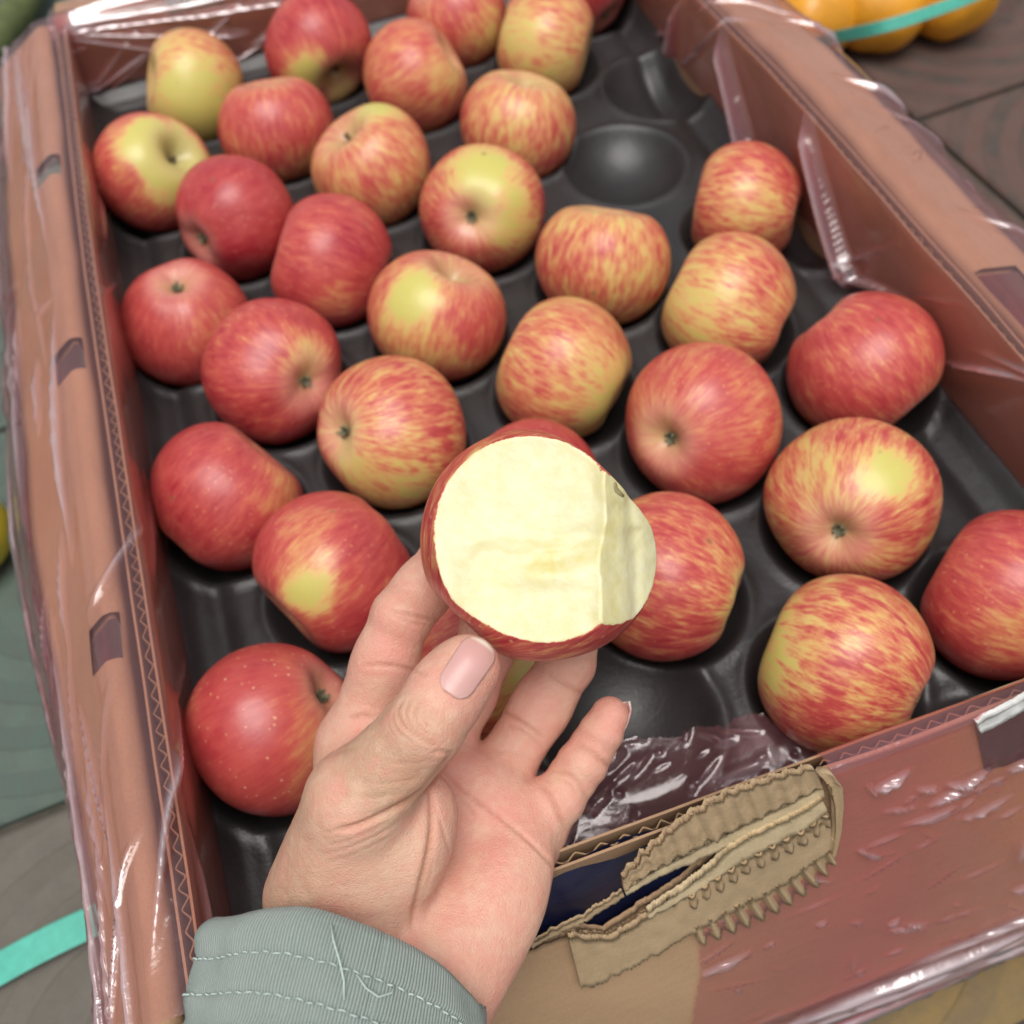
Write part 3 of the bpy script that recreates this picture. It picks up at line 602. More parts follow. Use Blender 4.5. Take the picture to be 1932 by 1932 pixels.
# ------------------------------------------------------------------ moulded tray
cups = [(a[1][0], a[1][1], a[2]) for a in apples]
for (x, y) in [(1245, 185), (1178, 335), (1190, 1385), (1440, 100), (1560, 450)]:
    q = onz(x, y, ZT + .008); 
    if all(math.hypot(q[0] - a, q[1] - b) > .046 for a, b, _ in cups): cups.append((q[0], q[1], .039))
gx = np.arange(X0 - .0008, X1 - .0005, .0016); gy = np.arange(Y0 + .0072, Y1 - .0062, .0016)
GX, GY = np.meshgrid(gx, gy, indexing='ij'); LAND = ZT + .0175
Zg = np.full(GX.shape, LAND) + .0015 * vnoise(np.stack([GX, GY, GX * 0], -1), 14, 2)
kk = .0026
for (x, y, r) in cups:
    Rc = r * 1.16; d2 = (GX - x) ** 2 + (GY - y) ** 2
    bowl = np.where(d2 < (Rc * .995) ** 2, ZT - .0006 + Rc - np.sqrt(np.maximum(Rc ** 2 - d2, 1e-9)), 1.0)
    bowl = np.minimum(bowl, ZT + .06)
    ro = math.sqrt(max(1e-6, Rc ** 2 - (ZT + Rc - LAND) ** 2)); Zg = Zg + .0014 * np.exp(-((np.sqrt(d2) - ro - .003) / .0032) ** 2)
    h = np.clip(.5 + .5 * (bowl - Zg) / kk, 0, 1); Zg = bowl * (1 - h) + Zg * h - kk * h * (1 - h)
ed = np.minimum(np.minimum(GX - gx[0], gx[-1] - GX), np.minimum(GY - gy[0], gy[-1] - GY))
Zg += .007 * (1 - sstep(.0, .012, ed)) - .003 * np.exp(-((ed - .02) / .006) ** 2)
for (o, c, r) in apples:                               # never above an apple's underside
    d2 = (GX - c[0]) ** 2 + (GY - c[1]) ** 2; rr = r * 1.01
    und = np.where(d2 < rr * rr, c[2] - np.sqrt(np.maximum(rr * rr - d2, 0)) - .0004, 9)
    Zg = np.minimum(Zg, np.where(und < LAND + .01, und, 9))
tv = np.stack([GX, GY, Zg], -1).reshape(-1, 3)
tray = mesh('fruit_tray', tv, grid_faces(len(gx), len(gy)), 'tray', None, True, label='dark grey moulded plastic fruit tray with round cups lining the carton', cat='tray')
sm = tray.modifiers.new('thick', 'SOLIDIFY'); sm.thickness = .0012; sm.offset = -1

# ------------------------------------------------------------------ pink plastic wrap
wrap = empty('plastic_wrap', (X0, Y0, ZR), 'crumpled translucent pink plastic film wrapped over the carton walls', 'plastic film')
def film(prof, a, b, outw, n, seed, flow, amp, lay, cutf=None, m=None, name='film_sheet', tents=(), glintk=1.0):
    """film draped over a wall: profile [(out,z)], ridged folds; flow = stretch of folds"""
    a = np.array(a, float); b = np.array(b, float); L = np.linalg.norm(b - a); d = (b - a) / L; nn = np.array(outw, float)
    prof = np.array(prof, float); s = np.r_[0, np.cumsum(np.linalg.norm(np.diff(prof, axis=0), axis=1))]
    m = m or int(s[-1] / .0011); u = np.linspace(0, s[-1], m); pr = np.stack([np.interp(u, s, prof[:, 0]), np.interp(u, s, prof[:, 1])], 1)
    for _ in range(6): pr[1:-1] = (pr[:-2] + 2 * pr[1:-1] + pr[2:]) / 4
    tn = np.gradient(pr, axis=0); tn /= np.linalg.norm(tn, axis=1)[:, None]; nr = np.stack([-tn[:, 1], tn[:, 0]], 1)
    S, U = np.meshgrid(np.linspace(0, L, n), u, indexing='ij')
    r_ = np.random.default_rng(int(seed * 31 + 5)); ridge = np.zeros_like(S)
    wv_ = .004 * vnoise(np.stack([S * 18, U * 18, S * 0], -1), 1.0, seed + 2, 2)
    for (num, lmin, lmax, wd, ht, slope, u0, u1) in flow:       # long pinched folds, then short crinkles
        for _ in range(num):
            cs, cu = r_.uniform(0, L), r_.uniform(u0, u1) * s[-1]; half = r_.uniform(lmin, lmax) / 2; sl_ = r_.normal(slope[0], slope[1]); w0 = wd * r_.uniform(.6, 1.5)
            al = (S - cs) * math.cos(sl_) + (U - cu) * math.sin(sl_); ac = -(S - cs) * math.sin(sl_) + (U - cu) * math.cos(sl_) + wv_
            ridge = np.maximum(ridge, ht * r_.uniform(.4, 1.3) * np.clip(1 - np.abs(ac) / w0, 0, 1) ** 1.3 * np.clip(1 - (al / half) ** 2, 0, 1))
    ridge = ridge * 1.5; glint = ridge.copy()
    for (s0, u0, s1, u1, w0, h0) in tents:                     # big tented folds (metres along, metres up the profile)
        dx, du = s1 - s0, u1 - u0; ll = math.hypot(dx, du); al = ((S - s0) * dx + (U - u0) * du) / ll; ac = (-(S - s0) * du + (U - u0) * dx) / ll + wv_ * .5
        env = np.clip(np.minimum(al / .012, (ll - al) / .02), 0, 1); ridge = np.maximum(ridge, h0 * np.clip(1 - np.abs(ac) / w0, 0, 1) * env)
        glint = np.maximum(glint, .0026 * np.exp(-(ac / .0022) ** 2) * env)  # narrow streak mask: glint painted along the tent crest
    sag = vnoise(np.stack([S * 11, U * 14, S * 0], -1), 1.0, seed + 5, 2)
    h = ridge + amp * np.abs(sag) + .0010
    V = np.zeros((n, m, 3)); o_ = pr[None, :, 0] + nr[None, :, 0] * h; z_ = pr[None, :, 1] + nr[None, :, 1] * h
    V[..., 0] = a[0] + d[0] * S + nn[0] * o_; V[..., 1] = a[1] + d[1] * S + nn[1] * o_; V[..., 2] = z_
    la = lay(S / L, U / s[-1]) + np.minimum(30 * ridge, .15)
    fl = np.stack([S * 30, U * 30, S * 0 + seed], -1)
    V = V.reshape(-1, 3); F = grid_faces(n, m)
    if cutf is not None: keep = ~cutf(V[F].mean(1)); F = F[keep]
    o = mesh(name, V, F, 'film', None, True, dict(layers=np.clip(la, 0, 1).ravel(), fold=(glintk * np.clip(glint / .0026, 0, 1) ** 2.6).ravel(), flow=fl.reshape(-1, 3)))
    P(o, wrap); return o
zin = ZT + .021
cl = math.cos(math.radians(38)); s_l = math.sin(math.radians(38))
film([(-.0075, zin), (-.0075, ZR - .012), (-.006, ZR + .001), (0, ZR + .0025), (.0095, ZR + .0025), (.0145, ZR + .0012), (.0145 + .042 * cl, ZR + .0012 - .042 * s_l), (.054, ZR - .034), (.062, ZR - .06), (.062, .02)],
     (X0, Y1 + .004), (X0, Y0 - .004), (-1, 0), 620, 1, [(60, .08, .30, .0026, .0024, (0, .06), .30, .98), (40, .03, .10, .0018, .0020, (.1, .2), .28, .62), (10, .04, .12, .003, .0016, (.5, .3), .0, .3), (16, .015, .04, .002, .0012, (.9, .5), .25, .6)], .0020, lambda s, u: .14 + .8 * sstep(.52, .62, u) * (1 - sstep(.85, 1, u) * .3) + .30 * (1 - sstep(.0, .25, u)))
ry = lambda x, y, z: onz(x, y, z)[1] - (Y0 - .004)
RT = [(ry(1655, 545, zin), .0, ry(1560, 195, ZR), .064, .006, .009), (ry(1450, 300, zin), .0, ry(1345, 40, ZR), .062, .0065, .009), (ry(1290, 110, zin), .0, ry(1240, -30, ZR), .058, .006, .008)]
film([(-.0075, zin), (-.0075, ZR - .012), (-.006, ZR + .001), (0, ZR + .0025), (.011, ZR + .0028), (.0405, ZR - .0048), (.050, ZR - .012), (.056, ZR - .04), (.056, .03)],
     (X1, Y0 - .004), (X1, Y1 + .004), (1, 0), 700, 2, [(22, .05, .16, .0035, .0026, (-.75, .25), .0, .45), (14, .06, .2, .004, .002, (0, .08), .4, .98), (14, .012, .03, .0018, .0012, (1.2, .4), .28, .5)], .0024, lambda s, u: .12 + .60 * sstep(.50, .58, u) + .15 * (1 - sstep(.0, .3, u)), tents=RT)
film([(-.0075, zin), (-.0075, ZR - .012), (-.006, ZR + .001), (0, ZR + .0025), (.010, ZR + .001), (.05, ZR - .018), (.06, ZR - .05)],
     (X0 - .004, Y1), (X1 + .004, Y1), (0, 1), 420, 3, [(18, .05, .16, .003, .0026, (.5, .2), .0, .5), (10, .04, .1, .003, .002, (0, .2), .3, .9)], .0022, lambda s, u: .12 + .4 * np.exp(-(s / .05) ** 2) + .12 * (1 - sstep(.0, .3, u)), tents=[(.004, .060, .17, .040, .004, .006), (.004, .060, .13, .020, .005, .006), (.004, .062, .20, .054, .004, .005), (.004, .066, .16, .080, .004, .006), (.004, .064, .13, .068, .003, .005), (.004, .058, .10, .008, .004, .005)])
# front film, only right of the tear, plus a crumpled remnant at its edge
fp = [(-.0070, zin + .02), (-.0070, ZR - .014), (-.003, ZR + .001), (.003, ZR + .002)]
for k in range(1, 13):
    q = FA + fd * (FL * 1.03 * k / 12) + fn * .001; fp.append((Y0 - q[1], q[2]))
fp += [(Y0 - .040 + .006, ZO - .125), (Y0 - .040 + .004, .01)]
edge = np.array([fcoord(onf(*p)) for p in [(1556, 1440), (1578, 1480), (1580, 1560), (1566, 1620), (1420, 1700), (1312, 1745), (1318, 1830), (1300, 1932), (1280, 2030)]])
def front_cut(c):
    x, t = c[:, 0], (c - FA) @ fd
    xe = np.interp(t, edge[:, 1], edge[:, 0]) + .0016 * vnoise(np.stack([t * 400, t * 0, t * 0], -1), 1, 2, 3)
    return x < xe
film(fp, (X0, Y0), (X1 + .006, Y0), (0, -1), 640, 4, [(130, .006, .03, .0015, .0019, (0, .22), .28, .9), (26, .10, .3, .0030, .0034, (0, .03), .74, .95), (46, .012, .04, .0018, .0024, (.2, .9), .20, .42), (60, .005, .02, .0014, .0017, (.6, .8), .3, .7)], .0014, lambda s, u: .22 + .30 * np.exp(-((s - .60) / .10) ** 2) + .3 * sstep(.86, .95, u), front_cut)
# crumpled film bunched inside the front wall
film([(-.010, ZT + .021), (-.030, ZT + .027), (-.046, ZT + .036), (-.056, ZT + .041)], (.005, Y0), (.16, Y0), (0, -1), 170, 6, [(50, .006, .02, .0020, .0022, (.3, .6), .0, 1.0), (40, .003, .009, .0014, .0014, (.0, .9), .0, 1.0)], .0060, lambda s, u: .22 + 0 * s, lambda c: (c[:, 1] > Y0 + .054 - .22 * np.abs(c[:, 0] - .055) + .010 * vnoise(c, 60, 2)), 60, glintk=.15)

# ------------------------------------------------------------------ bitten apple
AC = at(1015, 1036, .3185); AR = .0377
U = lambda x, y, z: np.array([x, y, -z])               # image right, down, towards the viewer -> camera space
Bc = axis_basis(U(.68, -.70, -.10)); 
nth, nph = 420, 300
th = np.repeat(np.arange(nth) / nth * 2 * math.pi, nph); ph = np.tile(np.linspace(0.006, math.pi - .006, nph), nth)
rs = apple_r(th, ph, 4242) * AR * 1.012
D = np.stack([np.sin(ph) * np.cos(th), np.sin(ph) * np.sin(th), np.cos(ph)], 1) @ Bc.T   # camera-space directions
S0 = AR / 228.0                                        # one photo pixel at the apple
def smin_(a, b, k): h = np.clip(.5 + .5 * (b - a) / k, 0, 1); return b * (1 - h) + a * h - k * h * (1 - h)
def bite(D, nrm, dist, fun):
    nrm = nrm / np.linalg.norm(nrm); e1 = np.cross(np.array([0, 1.0, 0]), nrm); e1 /= np.linalg.norm(e1); e2 = np.cross(nrm, e1)
    dn = D @ nrm; ok = dn > .08; r = np.where(ok, dist / np.maximum(dn, .08), 9.0)
    for _ in range(5):
        p = D * r[:, None]; g = fun(p[:, 0] / S0, p[:, 1] / S0, p)
        r = np.where(ok, (dist + g) / np.maximum(dn, .08), 9.0)
    return r
def f_a(x, y, p):
    g = .0016 * (np.clip(((x + 25) ** 2 + (y + 5) ** 2) / 170 ** 2, 0, 1.6) - .5)          # gently hollow
    g = g + .0014 * sstep(-14, 18, y + 14 + .10 * x + 16 * vnoise(p, 120, 2, 2)) * sstep(-170, -110, x) - .0007
    g = g - .0011 * np.exp(-(((x - 55) / 70) ** 2 + ((y - 15 + .35 * x) / 26) ** 2)) + .0011 * np.exp(-(((x - 10) / 60) ** 2 + ((y - 40) / 22) ** 2))
    g = g + .0007 * vnoise(p, 70, 4, 2) + .00010 * vnoise(p, 380, 5, 3)
    return g + .0030 * np.exp(-((x - 128 + 10 * vnoise(p, 150, 3, 2)) / 18) ** 2)
def f_b(x, y, p):
    g = -.0016 * np.exp(-(((y - 10) / 105) ** 2)) + .0009 * vnoise(p, 85, 9, 3) + .00012 * vnoise(p, 400, 3, 3)
    return g + .0007 * np.exp(-((y + 62 - .1 * x + 12 * vnoise(p, 90, 1, 2)) / 16) ** 2) - .0010 * np.exp(-((x - 168 + 10 * vnoise(p, 70, 6, 2)) / 12) ** 2)
ra = bite(D, U(-.06, -.18, .98), AR * .54, f_a)
rb = bite(D, U(.71, -.10, .70), AR * .80, f_b)
rc = smin_(ra, rb, .0022); rr_ = np.minimum(rs, rc)
cut = np.clip((rs - rc) / .0009 * .5 + .5, 0, 1)
pts = D * rr_[:, None]
cc = pts / S0
core = np.exp(-(((cc[:, 0] - 20) / 90) ** 2 + ((cc[:, 1] + 8 + .3 * cc[:, 0] - 30) / 30) ** 2)) + .45 * np.exp(-((cc[:, 0] - 125) / 20) ** 2) + .25 * np.exp(-((cc[:, 1] + 22) / 22) ** 2) * np.exp(-((cc[:, 0] + 30) / 90) ** 4)
core = np.clip(core * (.6 + .6 * vnoise(pts, 160, 3, 3)), 0, 1)
a_ = skin_attrs(th, ph, 555, .70, .60, .45, [])
a_.update(cut=cut, core=core)
bf = [tuple(q)[::-1] for q in grid_faces(nth, nph, True, False)] + [tuple(i * nph for i in range(nth))[::-1], tuple(i * nph + nph - 1 for i in range(nth))]
W = R @ Bc
lv = np.stack([rr_ * np.sin(ph) * np.cos(th), rr_ * np.sin(ph) * np.sin(th), rr_ * np.cos(ph)], 1)
bit = mesh('bitten_apple', lv, bf, 'bitten', None, True, a_, 'bitten red apple with exposed cream flesh held between thumb and fingers', 'apple')
Mx = Matrix.Identity(4); ACw = c2w(AC)
for i in range(3):
    for j in range(3): Mx[i][j] = W[i, j]
Mx.translation = Vector(ACw); bit.matrix_world = Mx; MI = Mx.inverted()
def bl(x, y, z): return MI @ Vector(c2w(AC + U(x * S0, y * S0, z * S0)))          # pixel offsets on the bitten apple
MB().tube([bl(126, -128, 98), bl(130, -118, 102), bl(134, -108, 101), bl(143, -102, 95), bl(150, -98, 90)], [.0008, .0013, .0012, .0009, .0005], 8).out('stem', 'stalkbit', bit, True)
MB().tube([bl(112, 148, 72), bl(122, 160, 66), bl(138, 152, 58), bl(150, 140, 50), bl(158, 134, 44)], [.0005, .0012, .0011, .0009, .0004], 8).out('torn_peel', 'fleshbit', bit, True)

# ------------------------------------------------------------------ hand (implicit surface in camera space, millimetres)
def J(x, y, d): return at(x, y, d) * 1000
def cone(p, a, b, ra, rb):
    ba = b - a; l2 = ba @ ba; t = np.clip(((p - a) @ ba) / l2, 0, 1); return np.linalg.norm(p - a - t[:, None] * ba, axis=1) - (ra + (rb - ra) * t)
def ell(p, c, ax, rad):
    q = (p - c) @ ax; k0 = np.linalg.norm(q / rad, axis=1); k1 = np.linalg.norm(q / (rad ** 2), axis=1); return k0 * (k0 - 1) / np.maximum(k1, 1e-6)
def smin(a, b, k): h = np.clip(.5 + .5 * (b - a) / k, 0, 1); return b * (1 - h) + a * h - k * h * (1 - h)
def frame(a, b, up=np.array([0, 0, -1.0])):
    x = (b - a) / np.linalg.norm(b - a); y = np.cross(up, x); y /= np.linalg.norm(y); return np.stack([x, y, np.cross(x, y)], 1)
HJ = dict(
  index=[J(668, 1405, .349), J(757, 1165, .341), J(838, 1062, .3555), J(905, 1005, .364)],
  middle=[J(815, 1450, .354), J(912, 1232, .3545), J(935, 1115, .3640), J(955, 1015, .3655)],
  ring=[J(925, 1490, .352), J(1070, 1252, .3545), J(1088, 1120, .3645), J(1075, 1015, .3660)],
  little=[J(1003, 1575, .345), J(1080, 1468, .345), J(1118, 1408, .3455), J(1150, 1350, .3450)])
HR = dict(index=[11.8, 10.4, 9.4, 7.8], middle=[11.5, 10.4, 9.4, 8.0], ring=[11.2, 10.0, 9.0, 7.8], little=[9.6, 8.4, 7.6, 6.4])
TJ = [J(612, 1690, .318), J(672, 1510, .299), J(800, 1372, .2885), J(880, 1262, .2935)]; TR = [18.6, 14.6, 11.5, 9.9]
WR = [J(690, 1830, .3180), J(780, 1880, .3190)]
def hand_sdf(p):
    carp = [J(640, 1790, .3180), J(700, 1800, .3230), J(760, 1810, .3250), J(825, 1825, .3240)]
    palm = None
    for nm, cb, r0 in zip(('index', 'middle', 'ring', 'little'), carp, (15.5, 15, 15, 15.5)):
        d = cone(p, cb, HJ[nm][0] + np.array([0, 0, 2.0]), r0, HR[nm][0] + .8); palm = d if palm is None else smin(palm, d, 9)
    # wrist and forearm
    d = np.minimum(cone(p, J(670, 1830, .3170), J(610, 2080, .298), 25, 25), cone(p, J(780, 1850, .3190), J(720, 2090, .300), 25, 25)); palm = smin(palm, d, 12)
    # heel of the hand, little-finger side and distal pads
    fr = frame(J(860, 1830, .3180), J(985, 1600, .334)); palm = smin(palm, ell(p, J(915, 1735, .3220), fr, np.array([34, 16.5, 13.])), 9)
    fr = frame(J(930, 1500, .340), J(1010, 1590, .338)); palm = smin(palm, ell(p, J(935, 1530, .3395), fr, np.array([18, 13, 8.])), 8)
    fr = frame(J(760, 1470, .343), J(880, 1500, .343)); palm = smin(palm, ell(p, J(850, 1480, .344), fr, np.array([20, 13, 9.])), 8)
    palm = smin(palm, cone(p, J(760, 1560, .345), J(720, 1700, .335), 12, 14), 10)
    fr = frame(J(850, 1660, .330), J(930, 1560, .338)); palm = smin(palm, ell(p, J(890, 1615, .3385), fr, np.array([26, 20, 11.])), 10)
    # thumb ball and thumb
    tm = cone(p, TJ[0], TJ[1], TR[0], TR[1])
    fr = frame(J(640, 1700, .310), J(730, 1570, .306)); tm = smin(tm, ell(p, J(715, 1625, .3120), fr, np.array([33, 19, 16.])), 8)
    thumb = smin(cone(p, TJ[1], TJ[2], TR[1] - .8, TR[2] - .6), cone(p, TJ[2], TJ[3], TR[2] - .2, TR[3]), 2.5)
    fr = frame(TJ[2], TJ[3]); thumb = smin(thumb, ell(p, TJ[2] * .42 + TJ[3] * .58 + fr[:, 2] * -1.0 + fr[:, 1] * 1.2, fr, np.array([14.2, 10.7, 9.2])), 3)
    # web between thumb and index finger
    web = cone(p, J(690, 1480, .318), J(700, 1430, .338), 9.5, 10)
    palm = smin(smin(palm, tm, 7), web, 9)
    out = smin(palm, thumb, 5)
    for nm in HJ:
        j, r = HJ[nm], HR[nm]
        f = cone(p, j[0], j[1], r[0] - .6, r[1] - .5)
        f = smin(f, cone(p, j[1], j[2], r[1], r[2]), 1.6); f = smin(f, cone(p, j[2], j[3], r[2] - .1, r[3]), 1.6)
        for q, (a, b) in enumerate(((0, 1), (1, 2), (2, 3))):
            u = (.66, .5, .5)[q]; c = j[a] * (1 - u) + j[b] * u; fr = frame(j[a], j[b]); L = np.linalg.norm(j[b] - j[a])
            rr = r[a] * (1 - u) + r[b] * u
            f = smin(f, ell(p, c + fr[:, 2] * -1.6 * np.sign(fr[2, 2]) * -1 * -1, fr, np.array([L * (.34 if q == 0 else .44), rr * 1.03, rr * .95])), 2.2)
        out = np.minimum(out, smin(palm, f, 6.5))
    ap = np.linalg.norm(p - AC * 1000, axis=1) - (AR * 1000 + .15)
    ap2 = ap
    return out
def surface_nets(sdf, lo, hi, h):
    n = np.ceil((hi - lo) / h).astype(int) + 1; n = (n + 3) // 4 * 4 + 1
    nc = (n - 1) // 4 + 1
    cg = np.stack(np.meshgrid(*[lo[i] + np.arange(nc[i]) * h * 4 for i in range(3)], indexing='ij'), -1).reshape(-1, 3)
    dc = sdf(cg).reshape(nc)
    near = np.abs(dc) < h * 8
    F = np.empty(n, np.float32); up = np.repeat(np.repeat(np.repeat(dc, 4, 0), 4, 1), 4, 2)[:n[0], :n[1], :n[2]]; F[:] = up
    nm = np.repeat(np.repeat(np.repeat(near, 4, 0), 4, 1), 4, 2)[:n[0], :n[1], :n[2]]
    nm = nm | np.roll(nm, 3, 0) | np.roll(nm, -3, 0); nm = nm | np.roll(nm, 3, 1) | np.roll(nm, -3, 1); nm = nm | np.roll(nm, 3, 2) | np.roll(nm, -3, 2)
    idx = np.argwhere(nm); F[nm] = np.concatenate([sdf(lo + c * h) for c in np.array_split(idx, max(1, len(idx) // 400000))])
    ins = F < 0
    corners = [(a, b, c) for a in (0, 1) for b in (0, 1) for c in (0, 1)]
    cnt = sum(ins[a:n[0] - 1 + a, b:n[1] - 1 + b, c:n[2] - 1 + c].astype(np.int8) for a, b, c in corners)
    cells = np.argwhere((cnt > 0) & (cnt < 8)); ci = -np.ones(n - 1, np.int64); ci[tuple(cells.T)] = np.arange(len(cells))
    acc = np.zeros((len(cells), 3)); w_ = np.zeros(len(cells))
    for a in corners:
        for ax in range(3):
            if a[ax] == 1: continue
            b = list(a); b[ax] = 1
            fa = F[tuple((cells + a).T)]; fb = F[tuple((cells + b).T)]; m = (fa < 0) != (fb < 0)
            t = np.where(m, fa / np.where(m, fa - fb, 1), 0); q = np.array(a, float) + 0 * cells; q[:, ax] = t
            acc[m] += q[m]; w_ += m
    v = lo + (cells + acc / w_[:, None]) * h
    quads = []
    for ax in range(3):
        s1 = [slice(0, -1)] * 3; A = [slice(0, n[0]), slice(0, n[1]), slice(0, n[2])]; Bs = list(A); A[ax] = slice(0, n[ax] - 1); Bs[ax] = slice(1, n[ax])
        ch = np.argwhere(ins[tuple(A)] != ins[tuple(Bs)]); o1, o2 = (ax + 1) % 3, (ax + 2) % 3
        ok = (ch[:, o1] > 0) & (ch[:, o2] > 0) & (ch[:, o1] < n[o1] - 1) & (ch[:, o2] < n[o2] - 1); ch = ch[ok]
        e1 = np.eye(3, dtype=int)[o1]; e2 = np.eye(3, dtype=int)[o2]
        q = np.stack([ci[tuple((ch - e1 - e2).T)], ci[tuple((ch - e2).T)], ci[tuple(ch.T)], ci[tuple((ch - e1).T)]], 1)
        flip = ~ins[tuple(ch.T)]; q[flip] = q[flip][:, ::-1]; quads.append(q)
    return v, np.concatenate(quads)
def grad(p, e=.25):
    g = np.stack([hand_sdf(p + np.eye(3)[k] * e) - hand_sdf(p - np.eye(3)[k] * e) for k in range(3)], 1); return g / np.maximum(np.linalg.norm(g, axis=1)[:, None], 1e-6)
allj = np.array([q for v in HJ.values() for q in v] + TJ)
lo = allj.min(0) - 22; hi = allj.max(0) + 16; hi[1] = J(700, 2010, .31)[1]; lo[0] = J(420, 1700, .31)[0]
HV, HF = surface_nets(hand_sdf, lo, hi, .72)
for _ in range(2): HV = HV - grad(HV) * hand_sdf(HV)[:, None]
HN = grad(HV)
# creases, drawn where the photograph shows them, pressed into the camera-side skin
z8 = lambda *p: [(358 + .4432 * x, 1150 + .4432 * y) for x, y in p]
CR = [ (z8((1112,612),(1060,690),(1000,765),(930,815),(860,852),(780,890),(700,925),(630,935)), 1.5, 1.5),
       (z8((1018,745),(1030,840),(1032,920),(1015,1040),(985,1160),(955,1270),(945,1350)), 1.3, 1.5),
       (z8((1080,690),(1140,760),(1210,810),(1330,890),(1450,990),(1530,1070),(1565,1115)), .75, 1.0),
       (z8((1030,790),(1060,880),(1090,980),(1120,1080)), .4, .9), (z8((1090,720),(1180,840),(1210,880)), .3, .8),
       (z8((1325,425),(1370,455),(1430,490),(1500,545)), 1.0, 1.0), (z8((1360,500),(1430,520),(1500,590)), .5, .9), (z8((1290,600),(1380,600),(1470,650)), .35, 1.2),
       (z8((1495,745),(1540,800),(1570,870),(1600,930)), 1.0, 1.2), (z8((1545,685),(1610,700),(1660,745),(1690,800)), .9, 1.0), (z8((1555,715),(1620,745),(1650,790)), .4, .9),
       (z8((1645,570),(1700,600),(1760,650),(1815,690)), 1.0, 1.0),
       (z8((905,385),(880,430),(895,480),(940,525),(1020,572),(1060,580)), .8, .8), (z8((935,385),(915,440),(935,490),(985,535),(1050,560)), .6, .7), (z8((975,390),(950,440),(965,485),(1010,525),(1060,540)), .65, .7), (z8((1010,410),(990,450),(1010,490),(1050,515)), .4, .7), (z8((880,410),(860,460),(880,520),(950,570)), .35, .7),
       (z8((1030,610),(1060,600),(1110,612)), .7, .8),
       (z8((560,950),(640,938),(720,918),(830,875),(900,830)), .35, .8), (z8((580,1005),(660,990),(740,955),(850,900)), .25, .7), (z8((560,1045),(700,1010),(820,950),(900,900)), .25, .7), (z8((570,1080),(720,1040),(860,960)), .15, .7),
       (z8((540,880),(640,890),(760,870),(860,830)), .25, .8), (z8((560,760),(660,800),(800,800),(900,780)), .25, 1.0), (z8((600,690),(740,740),(860,740),(960,720)), .2, 1.0), (z8((740,600),(840,650),(960,660),(1040,640)), .2, .9),
       (z8((740,240),(820,235),(900,245),(1005,275)), .7, 1.0), (z8((680,462),(740,450),(800,465)), .9, 1.0), (z8((560,640),(640,600),(720,590)), .4, 1.0), (z8((850,5),(930,20),(1040,45)), 1.0, 1.0), (z8((860,20),(950,60),(1030,70)), .5, .9),
       (z8((1530,268),(1580,310),(1640,340),(1690,370)), .8, 1.0), (z8((1560,270),(1620,330)), .3, .8),
       (z8((960,1280),(1000,1200),(1030,1100),(1035,1000)), .4, 1.2), (z8((470,1000),(520,1150),(520,1210)), .0, 1.0) ]
pc = HV / 1000; px = C0 + FPX * pc[:, 0] / pc[:, 2]; py = C0 + FPX * pc[:, 1] / pc[:, 2]
facing = sstep(.05, .4, -(HN * (HV / np.linalg.norm(HV, axis=1)[:, None])).sum(1))
cre = np.zeros(len(HV)); disp = np.zeros(len(HV))
for pl, dep, wd in CR:
    pl = np.array(pl); 
    for _ in range(2):
        q = np.empty((len(pl) * 2 - 2, 2)); q[0::2] = pl[:-1] * .75 + pl[1:] * .25; q[1::2] = pl[:-1] * .25 + pl[1:] * .75; pl = np.vstack([pl[:1], q, pl[-1:]])
    near = (px > pl[:, 0].min() - 30) & (px < pl[:, 0].max() + 30) & (py > pl[:, 1].min() - 30) & (py < pl[:, 1].max() + 30)
    ids = np.nonzero(near)[0]; 
    if not len(ids): continue
    q = np.stack([px[ids], py[ids]], 1); best = np.full(len(ids), 1e9); bt = np.zeros(len(ids)); m = len(pl) - 1
    for s in range(m):
        a, b = pl[s], pl[s + 1]; ba = b - a; t = np.clip(((q - a) @ ba) / (ba @ ba), 0, 1); d = np.linalg.norm(q - a - t[:, None] * ba, axis=1)
        k = d < best; best[k] = d[k]; bt[k] = (s + t[k]) / m
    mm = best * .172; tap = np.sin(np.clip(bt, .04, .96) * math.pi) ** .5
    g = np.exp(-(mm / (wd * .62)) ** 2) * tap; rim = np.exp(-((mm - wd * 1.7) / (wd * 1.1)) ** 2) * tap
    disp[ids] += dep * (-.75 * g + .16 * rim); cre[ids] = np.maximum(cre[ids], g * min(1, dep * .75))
low = vnoise(HV, .09, 3, 3) * .35 + vnoise(HV, .35, 5, 3) * .10
HV2 = HV + HN * ((disp + 0) * facing + low)[:, None]
# keep the fingers outside the apple they hold
dv = HV2 - AC * 1000; dl = np.linalg.norm(dv, axis=1); dirs = dv / dl[:, None]
loc_d = dirs @ Bc; aph = np.arccos(np.clip(loc_d[:, 2], -1, 1)); ath = np.arctan2(loc_d[:, 1], loc_d[:, 0])
arad = apple_r(ath, aph, 4242) * AR * 1.012 * 1000 + .15
push = dl < arad; HV2[push] = AC * 1000 + dirs[push] * arad[push][:, None]
